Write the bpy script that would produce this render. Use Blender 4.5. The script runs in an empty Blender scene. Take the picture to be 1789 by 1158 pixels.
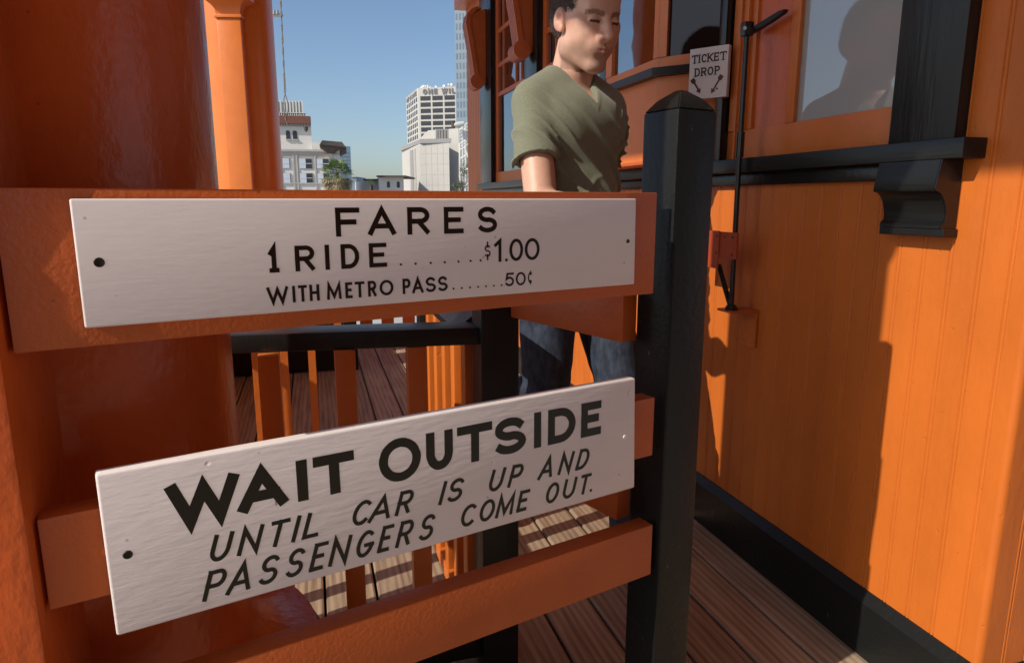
import bpy, bmesh, math, random
import numpy as np
from mathutils import Vector, Matrix, noise
random.seed(7)
C = bpy.context.scene
R = math.radians
# ------------------------------------------------------------------ camera, world, sun, exposure
YAW = R(16.4); TH = math.atan(229/1180.0); EYE = 1.1
cam_d = bpy.data.cameras.new('camera'); cam = bpy.data.objects.new('camera', cam_d)
C.collection.objects.link(cam); C.camera = cam
cam.location = (0, 0, EYE); cam.rotation_euler = (math.pi/2-TH, 0, -YAW)
cam_d.sensor_width = 36; cam_d.lens = 36*1180/1789.0; cam_d.clip_start = 0.02; cam_d.clip_end = 6000
SUN_AZ = 72.8; SUN_EL = 36.0          # azimuth (from +Y towards +X) the light travels to
w = bpy.data.worlds.new('World'); C.world = w; w.use_nodes = True
nt = w.node_tree; nt.nodes.clear()
sky = nt.nodes.new('ShaderNodeTexSky'); sky.sky_type = 'NISHITA'; sky.sun_disc = False
sky.sun_elevation = R(SUN_EL); sky.sun_rotation = R(SUN_AZ+180); sky.altitude = 100
sky.air_density = 0.95; sky.dust_density = 1.4; sky.ozone_density = 2.9
bg = nt.nodes.new('ShaderNodeBackground'); bg.inputs['Strength'].default_value = 0.100
wo = nt.nodes.new('ShaderNodeOutputWorld')
nt.links.new(sky.outputs[0], bg.inputs[0]); nt.links.new(bg.outputs[0], wo.inputs[0])
sd = bpy.data.lights.new('sun', 'SUN'); sd.energy = 3.4; sd.angle = R(0.53); sd.color = (1.0, 0.9, 0.76)
sun = bpy.data.objects.new('sun', sd); C.collection.objects.link(sun)
trav = Vector((math.sin(R(SUN_AZ))*math.cos(R(SUN_EL)), math.cos(R(SUN_AZ))*math.cos(R(SUN_EL)), -math.sin(R(SUN_EL))))
sun.rotation_euler = trav.to_track_quat('-Z', 'Y').to_euler(); sun.location = (-6, -3, 8)
C.view_settings.view_transform = 'Standard'; C.view_settings.look = 'None'
C.view_settings.gamma = 1; C.view_settings.use_curve_mapping = False
C.view_settings.exposure = 0.42
C.render.engine = 'CYCLES'

def ray(px, py):
    u = (px-894.5)/1180; v = -(py-579)/1180
    f = math.cos(TH)+v*math.sin(TH); z = -math.sin(TH)+v*math.cos(TH)
    return u, f, z
def V(px, py, Y):
    "a point Y metres ahead (level distance) seen at photograph position px, py"
    u, f, z = ray(px, py); t = Y/f
    return Vector((u*t*math.cos(YAW)+Y*math.sin(YAW), -u*t*math.sin(YAW)+Y*math.cos(YAW), EYE+z*t))

# ------------------------------------------------------------------ materials
def mat(name, base, rough=0.5, var=0.12, bump=0.0, scale=40, stretch=(1, 1, 1), spec=0.5, dark=None, thr=(0.35, 0.65), coat=0, metal=0, bscale=None, detail=5, sss=0, rand=0, dirt=0, dents=0):
    m = bpy.data.materials.new(name); m.use_nodes = True; n = m.node_tree; b = n.nodes['Principled BSDF']
    tc = n.nodes.new('ShaderNodeTexCoord'); mp = n.nodes.new('ShaderNodeMapping'); mp.inputs['Scale'].default_value = stretch
    n.links.new(tc.outputs['Object'], mp.inputs['Vector'])
    nz = n.nodes.new('ShaderNodeTexNoise'); nz.inputs['Scale'].default_value = scale; nz.inputs['Detail'].default_value = detail
    nz.inputs['Roughness'].default_value = 0.6
    n.links.new(mp.outputs[0], nz.inputs['Vector'])
    cr = n.nodes.new('ShaderNodeValToRGB'); cr.color_ramp.elements[0].position = thr[0]; cr.color_ramp.elements[1].position = thr[1]
    d = dark if dark else tuple(c*(1-var) for c in base)
    cr.color_ramp.elements[0].color = (*d, 1); cr.color_ramp.elements[1].color = (*base, 1)
    n.links.new(nz.outputs['Fac'], cr.inputs[0]); n.links.new(cr.outputs[0], b.inputs['Base Color'])
    b.inputs['Roughness'].default_value = rough; b.inputs['Specular IOR Level'].default_value = spec
    b.inputs['Coat Weight'].default_value = coat; b.inputs['Coat Roughness'].default_value = 0.12; b.inputs['Metallic'].default_value = metal
    if sss:
        b.inputs['Subsurface Weight'].default_value = sss; b.inputs['Subsurface Radius'].default_value = (0.012, 0.004, 0.002); b.inputs['Subsurface Scale'].default_value = 0.6
    if rand or dirt:
        oi = n.nodes.new('ShaderNodeObjectInfo'); mr = n.nodes.new('ShaderNodeMapRange'); mr.inputs[3].default_value = 1-rand; mr.inputs[4].default_value = 1+rand*0.6
        n.links.new(oi.outputs['Random'], mr.inputs[0]); nd = n.nodes.new('ShaderNodeTexNoise'); nd.inputs['Scale'].default_value = 2.3; nd.inputs['Detail'].default_value = 7; nd.inputs['Roughness'].default_value = 0.7
        n.links.new(tc.outputs['Object'], nd.inputs['Vector']); md = n.nodes.new('ShaderNodeMapRange'); md.inputs[1].default_value = 0.3; md.inputs[2].default_value = 0.7; md.inputs[3].default_value = 1-dirt; md.inputs[4].default_value = 1.0
        n.links.new(nd.outputs['Fac'], md.inputs[0]); mm = n.nodes.new('ShaderNodeMath'); mm.operation = 'MULTIPLY'; n.links.new(mr.outputs[0], mm.inputs[0]); n.links.new(md.outputs[0], mm.inputs[1])
        sc_ = n.nodes.new('ShaderNodeVectorMath'); sc_.operation = 'SCALE'; n.links.new(cr.outputs[0], sc_.inputs[0]); n.links.new(mm.outputs[0], sc_.inputs['Scale'])
        v2 = n.nodes.new('ShaderNodeTexVoronoi'); v2.inputs['Scale'].default_value = 26; n.links.new(tc.outputs['Object'], v2.inputs['Vector'])
        st = n.nodes.new('ShaderNodeMapRange'); st.inputs[1].default_value = 0.03; st.inputs[2].default_value = 0.055; st.inputs[3].default_value = 0.62; st.inputs[4].default_value = 1.0; n.links.new(v2.outputs['Distance'], st.inputs[0])
        s2_ = n.nodes.new('ShaderNodeVectorMath'); s2_.operation = 'SCALE'; n.links.new(sc_.outputs[0], s2_.inputs[0]); n.links.new(st.outputs[0], s2_.inputs['Scale']); n.links.new(s2_.outputs[0], b.inputs['Base Color'])
    if bump:
        n2 = n.nodes.new('ShaderNodeTexNoise'); n2.inputs['Scale'].default_value = bscale or scale; n2.inputs['Detail'].default_value = 4
        n.links.new(mp.outputs[0], n2.inputs['Vector'])
        bp = n.nodes.new('ShaderNodeBump'); bp.inputs['Strength'].default_value = 1.0; bp.inputs['Distance'].default_value = bump
        n.links.new(n2.outputs['Fac'], bp.inputs['Height']); n.links.new(bp.outputs[0], b.inputs['Normal'])
        if dents:
            v3 = n.nodes.new('ShaderNodeTexVoronoi'); v3.inputs['Scale'].default_value = 17; v3.inputs['Randomness'].default_value = 1; n.links.new(tc.outputs['Object'], v3.inputs['Vector'])
            n5 = n.nodes.new('ShaderNodeTexNoise'); n5.inputs['Scale'].default_value = 60; n.links.new(tc.outputs['Object'], n5.inputs['Vector'])
            a5 = n.nodes.new('ShaderNodeMath'); a5.operation = 'MULTIPLY_ADD'; a5.inputs[1].default_value = 0.12; n.links.new(n5.outputs['Fac'], a5.inputs[0]); n.links.new(v3.outputs['Distance'], a5.inputs[2])
            d3 = n.nodes.new('ShaderNodeMapRange'); d3.inputs[1].default_value = 0.095; d3.inputs[2].default_value = 0.135; d3.inputs[3].default_value = 0; d3.inputs[4].default_value = 1; n.links.new(a5.outputs[0], d3.inputs[0])
            b3 = n.nodes.new('ShaderNodeBump'); b3.inputs['Distance'].default_value = dents; n.links.new(d3.outputs[0], b3.inputs['Height']); n.links.new(bp.outputs[0], b3.inputs['Normal']); n.links.new(b3.outputs[0], b.inputs['Normal'])
    return m
ORA = (0.62, 0.160, 0.024); 
M = {}
M['orange_wall'] = mat('orange_wall_paint', ORA, 0.42, 0.10, 0.0012, 9, (1, 1, 0.35), bscale=60, rand=0.05, dirt=0.12, dents=0.0008, spec=0.3)
M['orange'] = mat('orange_paint', (0.62, 0.160, 0.026), 0.38, 0.10, 0.0010, 12, bscale=140)
M['orange_gate_shade'] = mat('orange_gate_shade_paint', (0.52, 0.108, 0.020), 0.40, 0.08, 0.0009, 10, bscale=170, rand=0.03, dirt=0.10)  # redder than the wall paint: the hue of shade is in this colour
M['orange_column_shade'] = mat('orange_column_shade_enamel', (0.68, 0.125, 0.024), 0.27, 0.16, 0.0017, 7, (1, 1, 0.6), bscale=62, spec=0.45, detail=3, dirt=0.16)  # shaded copy of the column orange, shade hue put into the colour
M['orange_far_lit'] = mat('orange_far_lit_enamel', (0.72, 0.20, 0.03), 0.30, 0.1, 0.0008, 7, bscale=50)  # lit copy of the column orange, sunlit tone put into the colour
M['rail_red'] = mat('worn_orange_red_paint', (0.50, 0.105, 0.022), 0.42, 0.12, 0.0006, 16, bscale=90)
M['rust_red'] = mat('red_oxide_plate', (0.42, 0.06, 0.015), 0.45, 0.15, 0.0005, 20)
M['black'] = mat('black_paint', (0.010, 0.010, 0.010), 0.38, 0.25, 0.0008, 18, (1, 1, 0.12), bscale=120, spec=0.42, dark=(0.008, 0.008, 0.008))
M['black_gloss'] = mat('black_gloss_paint', (0.010, 0.010, 0.011), 0.22, 0.2, 0.0006, 20, bscale=70)
M['black_worn'] = mat('black_worn_paint', (0.010, 0.010, 0.010), 0.38, 0.3, 0.0011, 40, thr=(0.71, 0.77), spec=0.25, dark=(0.010, 0.011, 0.011), bscale=90)
M['black_worn'].node_tree.nodes['Color Ramp'].color_ramp.elements[1].color = (0.16, 0.15, 0.14, 1)
M['black_grain'] = mat('black_stained_timber', (0.011, 0.012, 0.013), 0.30, 0.35, 0.0016, 20, (1, 1, 0.10), bscale=85, spec=0.42)
M['black_sill'] = mat('black_sill_timber', (0.011, 0.012, 0.012), 0.34, 0.35, 0.0010, 20, (1, 0.10, 1), bscale=85, spec=0.42)
M['white_sign'] = mat('white_sign_paint', (0.82, 0.755, 0.75), 0.42, 0.05, 0.0007, 22, (0.22, 0.22, 1), bscale=150, dirt=0.07, dents=0.0012)
M['white_smooth'] = mat('white_sign_enamel', (0.82, 0.75, 0.75), 0.34, 0.04, 0.00025, 16, (0.2, 0.2, 1), bscale=190, dirt=0.06)
M['ticket_white'] = mat('white_ticket_paint', (0.72, 0.68, 0.68), 0.35, 0.04, 0.0003, 20)
M['ink'] = mat('black_lettering', (0.010, 0.012, 0.009), 0.38, 0.2, 0.0003, 90)
M['ink_brown'] = mat('brown_lettering', (0.014, 0.007, 0.005), 0.30, 0.2, 0, 40)
M['arrow'] = mat('arrow_brown', (0.10, 0.03, 0.02), 0.4)
M['screw'] = mat('dark_screw', (0.03, 0.028, 0.022), 0.5, metal=0.5)
def wood(name, a, b, sc=1):
    m = bpy.data.materials.new(name); m.use_nodes = True; n = m.node_tree; bs = n.nodes['Principled BSDF']
    tc = n.nodes.new('ShaderNodeTexCoord'); oi = n.nodes.new('ShaderNodeObjectInfo')
    ad = n.nodes.new('ShaderNodeVectorMath'); ad.operation = 'MULTIPLY_ADD'; ad.inputs[1].default_value = (1, 1, 1)
    cb = n.nodes.new('ShaderNodeCombineXYZ'); ml = n.nodes.new('ShaderNodeMath'); ml.operation = 'MULTIPLY'; ml.inputs[1].default_value = 37
    n.links.new(oi.outputs['Random'], ml.inputs[0]); n.links.new(ml.outputs[0], cb.inputs[0]); n.links.new(ml.outputs[0], cb.inputs[1])
    n.links.new(tc.outputs['Object'], ad.inputs[0]); n.links.new(cb.outputs[0], ad.inputs[2])
    mp = n.nodes.new('ShaderNodeMapping'); mp.inputs['Scale'].default_value = (1, 0.07, 1); n.links.new(ad.outputs[0], mp.inputs['Vector'])
    wv = n.nodes.new('ShaderNodeTexWave'); wv.wave_type = 'BANDS'; wv.bands_direction = 'X'; wv.inputs['Scale'].default_value = 14*sc; wv.inputs['Distortion'].default_value = 7; wv.inputs['Detail'].default_value = 3; wv.inputs['Detail Scale'].default_value = 0.55; wv.inputs['Detail Roughness'].default_value = 0.65
    n.links.new(mp.outputs[0], wv.inputs['Vector'])
    nz = n.nodes.new('ShaderNodeTexNoise'); nz.inputs['Scale'].default_value = 160; nz.inputs['Detail'].default_value = 4
    mp2 = n.nodes.new('ShaderNodeMapping'); mp2.inputs['Scale'].default_value = (1, 0.04, 1); n.links.new(ad.outputs[0], mp2.inputs['Vector']); n.links.new(mp2.outputs[0], nz.inputs['Vector'])
    m0 = n.nodes.new('ShaderNodeMath'); m0.operation = 'MULTIPLY'; m0.inputs[1].default_value = 0.16; n.links.new(wv.outputs['Fac'], m0.inputs[0])
    n4 = n.nodes.new('ShaderNodeTexNoise'); n4.inputs['Scale'].default_value = 38; n4.inputs['Detail'].default_value = 5; n.links.new(mp.outputs[0], n4.inputs['Vector'])
    m1 = n.nodes.new('ShaderNodeMath'); m1.operation = 'MULTIPLY'; m1.inputs[1].default_value = 0.5; n.links.new(n4.outputs['Fac'], m1.inputs[0])
    m2 = n.nodes.new('ShaderNodeMath'); m2.operation = 'ADD'; n.links.new(m0.outputs[0], m2.inputs[0]); n.links.new(m1.outputs[0], m2.inputs[1])
    m3 = n.nodes.new('ShaderNodeMath'); m3.operation = 'MULTIPLY'; m3.inputs[1].default_value = 0.32; n.links.new(nz.outputs['Fac'], m3.inputs[0])
    mx = n.nodes.new('ShaderNodeMath'); mx.operation = 'ADD'; n.links.new(m2.outputs[0], mx.inputs[0]); n.links.new(m3.outputs[0], mx.inputs[1])
    cr = n.nodes.new('ShaderNodeValToRGB'); cr.color_ramp.elements[0].color = (*b, 1); cr.color_ramp.elements[1].color = (*a, 1)
    cr.color_ramp.elements[0].position = 0.33; cr.color_ramp.elements[1].position = 0.60
    n.links.new(mx.outputs[0], cr.inputs[0])
    hs = n.nodes.new('ShaderNodeHueSaturation'); mr = n.nodes.new('ShaderNodeMapRange'); mr.inputs[3].default_value = 0.78; mr.inputs[4].default_value = 1.12
    n.links.new(oi.outputs['Random'], mr.inputs[0]); n.links.new(mr.outputs[0], hs.inputs['Value']); n.links.new(cr.outputs[0], hs.inputs['Color']); n.links.new(hs.outputs[0], bs.inputs['Base Color'])
    bs.inputs['Roughness'].default_value = 0.62
    bp = n.nodes.new('ShaderNodeBump'); bp.inputs['Distance'].default_value = 0.0008; bp.inputs['Strength'].default_value = 0.7
    n.links.new(mx.outputs[0], bp.inputs['Height']); n.links.new(bp.outputs[0], bs.inputs['Normal'])
    return m
M['plank'] = wood('weathered_deck_wood', (0.44, 0.335, 0.235), (0.20, 0.13, 0.085))
M['earth'] = mat('pale_concrete_ground', (0.52, 0.50, 0.47), 0.8, 0.2, 0, 0.4)
M['under'] = mat('dark_joist_timber', (0.03, 0.02, 0.015), 0.9)
M['roof'] = mat('roof_underside_bounce_paint', (0.72, 0.62, 0.52), 0.6)  # pale colour chosen to bounce fill light down from the unseen soffit
def glassy(name, base, refl, rough, tint=(0.8, 0.86, 0.92)):
    m = bpy.data.materials.new(name); m.use_nodes = True; n = m.node_tree; n.nodes.clear()
    o = n.nodes.new('ShaderNodeOutputMaterial'); mx = n.nodes.new('ShaderNodeMixShader'); mx.inputs[0].default_value = refl
    d = n.nodes.new('ShaderNodeBsdfDiffuse'); d.inputs[0].default_value = (*base, 1); g = n.nodes.new('ShaderNodeBsdfGlossy'); g.inputs[0].default_value = (*tint, 1); g.inputs['Roughness'].default_value = rough
    nz = n.nodes.new('ShaderNodeTexNoise'); nz.inputs['Scale'].default_value = 5; tc = n.nodes.new('ShaderNodeTexCoord'); n.links.new(tc.outputs['Object'], nz.inputs['Vector'])
    bp = n.nodes.new('ShaderNodeBump'); bp.inputs['Distance'].default_value = 0.0008; n.links.new(nz.outputs['Fac'], bp.inputs['Height']); n.links.new(bp.outputs[0], g.inputs['Normal'])
    n.links.new(d.outputs[0], mx.inputs[1]); n.links.new(g.outputs[0], mx.inputs[2]); n.links.new(mx.outputs[0], o.inputs[0]); return m
M['glass_milky'] = glassy('milky_window_glass', (0.42, 0.43, 0.43), 0.24, 0.02, (0.75, 0.78, 0.78))
M['glass_dark'] = glassy('dark_window_glass', (0.012, 0.010, 0.010), 0.55, 0.01)
M['glass_far'] = glassy('far_window_glass', (0.05, 0.06, 0.08), 0.25, 0.1)
M['glass_blue'] = glassy('blue_curtain_glass', (0.10, 0.17, 0.26), 0.35, 0.15)
M['stone'] = mat('cream_stone', (0.62, 0.60, 0.57), 0.8, 0.06, 0, 0.6)
M['stone_band'] = mat('cream_trim_stone', (0.42, 0.40, 0.37), 0.8, 0.06, 0, 0.6)
M['white_conc'] = mat('white_concrete', (0.50, 0.49, 0.46), 0.8, 0.05, 0, 0.3)
M['grey_conc'] = mat('grey_concrete', (0.30, 0.30, 0.30), 0.8, 0.08, 0, 0.3)
M['grey_metal'] = mat('grey_ribbed_metal', (0.48, 0.50, 0.49), 0.6, 0.05, 0, 0.3)
M['tile'] = mat('dark_roof_tile', (0.10, 0.075, 0.06), 0.8, 0.4, 0, 2)
M['brown_band'] = mat('red_brown_cornice', (0.18, 0.07, 0.05), 0.8, 0.15, 0, 2)
M['far_window'] = mat('far_window_dark', (0.035, 0.04, 0.05), 0.3, 0.3, 0, 3)
M['blind'] = mat('pale_window_blind', (0.50, 0.56, 0.66), 0.6, 0.05, 0, 2)
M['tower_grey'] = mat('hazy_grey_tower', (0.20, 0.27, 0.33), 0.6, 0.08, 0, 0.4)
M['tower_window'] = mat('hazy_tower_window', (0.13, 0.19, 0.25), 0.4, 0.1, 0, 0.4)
M['white_metal'] = mat('white_painted_steel', (0.72, 0.72, 0.70), 0.4)
M['wire'] = mat('grey_rope_wire', (0.22, 0.19, 0.16), 0.7)
M['frond'] = mat('green_palm_frond', (0.13, 0.20, 0.06), 0.5, 0.4, 0, 8)
M['frond_dead'] = mat('dry_palm_frond', (0.34, 0.27, 0.15), 0.7, 0.4, 0, 8)
M['trunk'] = mat('palm_trunk', (0.16, 0.12, 0.08), 0.9, 0.4, 0, 12)
M['leaf'] = mat('olive_leaf', (0.10, 0.12, 0.05), 0.6, 0.4, 0, 9)
M['twig'] = mat('brown_twig', (0.14, 0.10, 0.07), 0.8)

# ------------------------------------------------------------------ object helpers
def link(o, parent=None):
    C.collection.objects.link(o)
    if parent: o.parent = parent
    return o
def thing(name, label, cat, loc=(0, 0, 0), group=None):
    o = bpy.data.objects.new(name, None); o.empty_display_size = 0.1; o.location = loc; link(o)
    o['label'] = label; o['category'] = cat
    if group: o['group'] = group
    return o
def obj(name, bm, m, parent=None, smooth=False, label=None):
    me = bpy.data.meshes.new(name)
    if isinstance(bm, bmesh.types.BMesh):
        off = wloc(parent)
        if off.length > 0: bmesh.ops.translate(bm, verts=bm.verts, vec=-off)
        bmesh.ops.recalc_face_normals(bm, faces=bm.faces)
        bm.to_mesh(me); bm.free()
    else: me = bm
    if smooth:
        me.polygons.foreach_set('use_smooth', [True]*len(me.polygons))
        if smooth == 'auto': me.set_sharp_from_angle(angle=R(35))
    if m: me.materials.append(M[m] if isinstance(m, str) else m)
    o = bpy.data.objects.new(name, me); link(o, parent)
    if label: o['label'] = label
    return o
def wloc(p):
    v = Vector((0, 0, 0))
    while p: v += p.location; p = p.parent
    return v
def tag(o, label, cat, group=None):
    o['label'] = label; o['category'] = cat
    if group: o['group'] = group
    return o
def box(b, x0, x1, y0, y1, z0, z1, bev=0, mtx=None, seg=2):
    r = bmesh.ops.create_cube(b, size=1); vs = r['verts']
    for v in vs: v.co = Vector(((x0+x1)/2+v.co.x*(x1-x0), (y0+y1)/2+v.co.y*(y1-y0), (z0+z1)/2+v.co.z*(z1-z0)))
    if bev:
        es = list({e for v in vs for e in v.link_edges})
        rr = bmesh.ops.bevel(b, geom=es, offset=bev, segments=seg, affect='EDGES', profile=0.6)
        vs = list({v for f in rr['faces'] for v in f.verts} | {v for v in vs if v.is_valid})
    if mtx: 
        for v in vs: v.co = mtx @ v.co
    return vs
def NB(): return bmesh.new()
def bx(name, dims, m, parent=None, bev=0, mtx=None, label=None):
    b = NB(); box(b, *dims, bev=bev, mtx=mtx); return obj(name, b, m, parent, smooth='auto' if bev else False, label=label)
def prism(b, pts, axis, a0, a1, mtx=None):
    "closed outline pts (2-D) swept along axis: 'x','y','z'"
    def mk(p, a):
        c = {'x': (a, p[0], p[1]), 'y': (p[0], a, p[1]), 'z': (p[0], p[1], a)}[axis]
        return b.verts.new(mtx @ Vector(c) if mtx else c)
    A = [mk(p, a0) for p in pts]; B = [mk(p, a1) for p in pts]; n = len(pts)
    for i in range(n): b.faces.new((A[i], A[(i+1) % n], B[(i+1) % n], B[i]))
    b.faces.new(A[::-1]); b.faces.new(B)
def tube(b, pts, r, n=8, cap=True):
    pts = [Vector(p) for p in pts]; rings = []
    rs = r if isinstance(r, (list, tuple)) else [r]*len(pts)
    up = Vector((0, 0, 1))
    for i, p in enumerate(pts):
        d = (pts[min(i+1, len(pts)-1)]-pts[max(i-1, 0)]).normalized()
        a = d.cross(up); a = d.cross(Vector((1, 0, 0))) if a.length < 0.1 else a; a.normalize(); c = d.cross(a).normalized()
        rings.append([b.verts.new(p+(a*math.cos(t)+c*math.sin(t))*rs[i]) for t in [2*math.pi*k/n for k in range(n)]])
    for i in range(len(rings)-1):
        for k in range(n): b.faces.new((rings[i][k], rings[i][(k+1) % n], rings[i+1][(k+1) % n], rings[i+1][k]))
    if cap: b.faces.new(rings[0][::-1]); b.faces.new(rings[-1])
def lathe(b, prof, cx, cy, n=64):
    rings = [[b.verts.new((cx+r*math.cos(2*math.pi*k/n), cy+r*math.sin(2*math.pi*k/n), z)) for k in range(n)] for r, z in prof]
    for i in range(len(rings)-1):
        for k in range(n): b.faces.new((rings[i][k], rings[i][(k+1) % n], rings[i+1][(k+1) % n], rings[i+1][k]))
    b.faces.new(rings[0][::-1]); b.faces.new(rings[-1])

# ------------------------------------------------------------------ ground and deck
WF = 1.262      # wall face (x)
b = NB(); box(b, -3000, 3000, -3000, 3000, -0.9, -0.5); o = obj('ground', b, 'earth'); o['kind'] = 'structure'
b = NB(); box(b, -2.6, 1.55, -2.2, 5.35, -0.30, -0.06); o = obj('deck_joists', b, 'under'); o['kind'] = 'structure'
deck = bpy.data.objects.new('deck', None); link(deck); deck['kind'] = 'structure'
xs = [0.697+0.143*k for k in range(-22, 6)]
for i, x0 in enumerate(xs):
    x1 = x0+0.143; b = NB()
    prof = []
    g = 0.0035; r = 0.006
    for (cx, s) in ((x0+g, 1), (x1-g, -1)):
        pass
    a, c = x0+g, x1-g
    prof = [(a, -0.036), (a, -r), (a+r*0.3, -r*0.3), (a+r, 0), (c-r, 0), (c-r*0.3, -r*0.3), (c, -r), (c, -0.036)]
    y0 = -2.1; j = [-2.1, 5.25] if i % 3 else [-2.1, 3.3+0.4*(i % 2), 5.25]
    for k in range(len(j)-1):
        b = NB(); dz = random.uniform(-0.0015, 0.0015)
        prism(b, [(p, q+dz) for p, q in prof], 'y', j[k]+0.001, j[k+1]-0.003)
        obj('plank', b, 'plank', deck)

# ------------------------------------------------------------------ ticket building (right wall)
bld = thing('ticket_building', 'orange beadboard ticket building with black trim and sill on the right', 'building', (WF, 2.0, 0))
PITCH = 0.0645; P0 = 0.92
def board_profile(w, d=0.0):
    # across = t, out = o (positive towards viewer)
    return [(0.0, -0.02), (0.0, -0.0035), (0.0022, 0), (0.0050, 0.0006), (0.0078, 0), (0.0094, -0.0028), (0.0112, 0), (w-0.0016, 0), (w, -0.0035), (w, -0.02)]
def wall_board(t0, z0, z1, base=WF, m='orange_wall', parent=None, w=PITCH):
    b = NB(); prism(b, [(base-o, t0+t) for t, o in board_profile(w)], 'z', z0, z1); return obj('board', b, m, parent or bld)
ys = [0.95+PITCH*k for k in range(0, 71)]
for k, y in enumerate(ys): wall_board(y, 0.14, 1.17)
# rounded near corner post
b = NB(); rr = 0.014; cx, cy = WF+rr, P0+rr-0.012
arc = [(cx-rr*math.cos(t), cy-rr*math.sin(t)) for t in [math.pi/2*k/8 for k in range(9)]]
prism(b, arc+[(WF+0.06, P0-0.012), (WF+0.06, 0.95), (WF, 0.95)], 'z', 0.14, 2.85)
obj('corner_board', b, 'orange_wall', bld, smooth='auto')
for k in range(14):      # return wall facing the camera
    b = NB(); t0 = WF+0.06+PITCH*k
    prism(b, [(t0+t, P0-0.012-o) for t, o in board_profile(PITCH)], 'z', 0.14, 2.85); obj('board', b, 'orange_wall', bld)
b = NB(); prism(b, [(P0-0.03, 0), (P0-0.03, 0.13), (P0-0.014, 0.15), (P0+0.02, 0.15), (P0+0.02, 0)], 'x', WF-0.02, 2.3); obj('baseboard', b, 'black_worn', bld)
b = NB(); prism(b, [(WF-0.022, 0), (WF-0.022, 0.138), (WF-0.004, 0.162), (WF+0.02, 0.162), (WF+0.02, 0)], 'y', P0-0.03, 5.5); obj('baseboard', b, 'black_worn', bld)
bx('wall_core', (WF+0.02, 2.6, P0+0.01, 5.5, 0, 2.85), 'under', bld)
# boards above the sill on the near side
for k in range(3): wall_board(0.95+PITCH*k-0.0005, 1.17, 2.85)
# sill and apron
bx('window_sill', (WF-0.058, WF+0.01, 1.036, 5.02, 1.180, 1.219), 'black_sill', bld, bev=0.0025)
bx('sill_apron', (WF-0.018, WF+0.004, 1.255, 5.0, 1.143, 1.1795), 'black_gloss', bld, bev=0.003)
# bracket below the sill
b = NB(); S = []
for t in range(9):   # ogee profile (x out, z)
    pass
front = [(1.205, 1.1795), (1.199, 1.150), (1.195, 1.122)]
for k in range(9):
    a = math.pi/2*k/8; front.append((1.197+0.034*math.sin(a), 1.118-0.058*(1-math.cos(a)) if k < 9 else 0))
front += [(1.228, 1.056), (1.222, 1.050), (1.222, 1.043)]
prism(b, front+[(WF-0.002, 1.043), (WF-0.002, 1.1795)], 'y', 1.083, 1.236); br = obj('sill_bracket', b, 'black_sill', bld, smooth='auto')
b = NB(); prism(b, [(p[0]+0.001, p[1]) for p in front]+[(WF-0.002, 1.043), (WF-0.002, 1.1795)], 'y', 1.0795, 1.0828); obj('side_face', b, 'black_gloss', br)
b = NB(); box(b, 1.224, WF-0.001, 1.074, 1.238, 1.026, 1.0425, bev=0.002); obj('foot_block', b, 'black', br)
# black casing
bx('window_casing', (1.232, WF+0.02, 1.083, 1.246, 1.2195, 2.85), 'black_grain', bld, bev=0.002)
# near sash: glass, stiles, rails, panel
win = bx('door_leaf', (1.262, 1.29, 1.246, 1.905, 1.2195, 1.306), 'orange', bld, bev=0.001, label='orange window bottom rail above the black sill')
bx('pane', (1.272, 1.278, 1.250, 1.604, 1.306, 2.6), 'glass_milky', win)
bx('stile', (1.262, 1.292, 1.605, 1.640, 1.3065, 2.6), 'orange', win, bev=0.002)
bx('bead', (1.257, 1.262, 1.600, 1.608, 1.3065, 2.6), 'orange', win, bev=0.001)
bx('panel', (1.270, 1.292, 1.641, 1.790, 1.3065, 2.6), 'orange_column_shade', win)
bx('stile', (1.262, 1.292, 1.791, 1.815, 1.3065, 2.6), 'orange', win, bev=0.002)
bx('stile', (1.250, 1.292, 1.816, 1.829, 1.3065, 2.6), 'orange', win, bev=0.002)
bx('stile', (1.256, 1.292, 1.830, 1.896, 1.3065, 2.6), 'orange', win, bev=0.002)
bx('bead', (1.248, 1.262, 1.848, 1.856, 1.2195, 2.6), 'orange', win, bev=0.001)
bx('corner_post', (1.236, 1.30, 1.906, 1.945, 1.2195, 2.85), 'black_gloss', bld, bev=0.002)
# angled bay
A = Vector((1.262, 1.946)); Cn = Vector((1.130, 2.132)); D = Vector((1.130, 2.55)); E2 = Vector((1.262, 2.72))
def quadprism(name, pts, z0, z1, m, parent, bev=False):
    b = NB(); prism(b, [tuple(p) for p in pts], 'z', z0, z1); return obj(name, b, m, parent)
def off(pts, d):
    c = Vector((1.35, 2.34)); return [p+(p-c).normalized()*d for p in pts]
base = [Vector((1.33, 1.946)), A, Cn, D, E2, Vector((1.33, 2.72))]
bay = quadprism('bay_window', base, 1.2195, 1.500, 'orange', bld)
ow = [Vector((1.33, 1.946)), A+Vector((-0.012, -0.002)), Cn+Vector((-0.03, -0.018)), D+Vector((-0.03, 0.01)), E2, Vector((1.33, 2.72))]
quadprism('ledge', ow, 1.5005, 1.526, 'black_sill', bay)
inner = [Vector((1.33, 1.95)), A+Vector((0.012, 0.006)), Cn+Vector((0.014, 0.006)), D+Vector((0.014, -0.006)), E2+Vector((0.01, -0.006)), Vector((1.33, 2.71))]
M['glass_dim'] = glassy('dim_bay_glass', (0.020, 0.011, 0.009), 0.03, 0.01)
quadprism('pane', inner, 1.5265, 2.6, 'glass_dim', bay)
quadprism('pane', [Cn+Vector((0.0135, 0.04)), D+Vector((0.0135, -0.04)), D+Vector((0.0145, -0.04)), Cn+Vector((0.0145, 0.04))], 1.5625, 2.6, 'glass_dark', bay)
quadprism('sash_rail', off(base[1:5], -0.004)+[Vector((1.32, 2.6)), Vector((1.32, 2.0))], 1.5262, 1.562, 'orange', bay)
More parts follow.
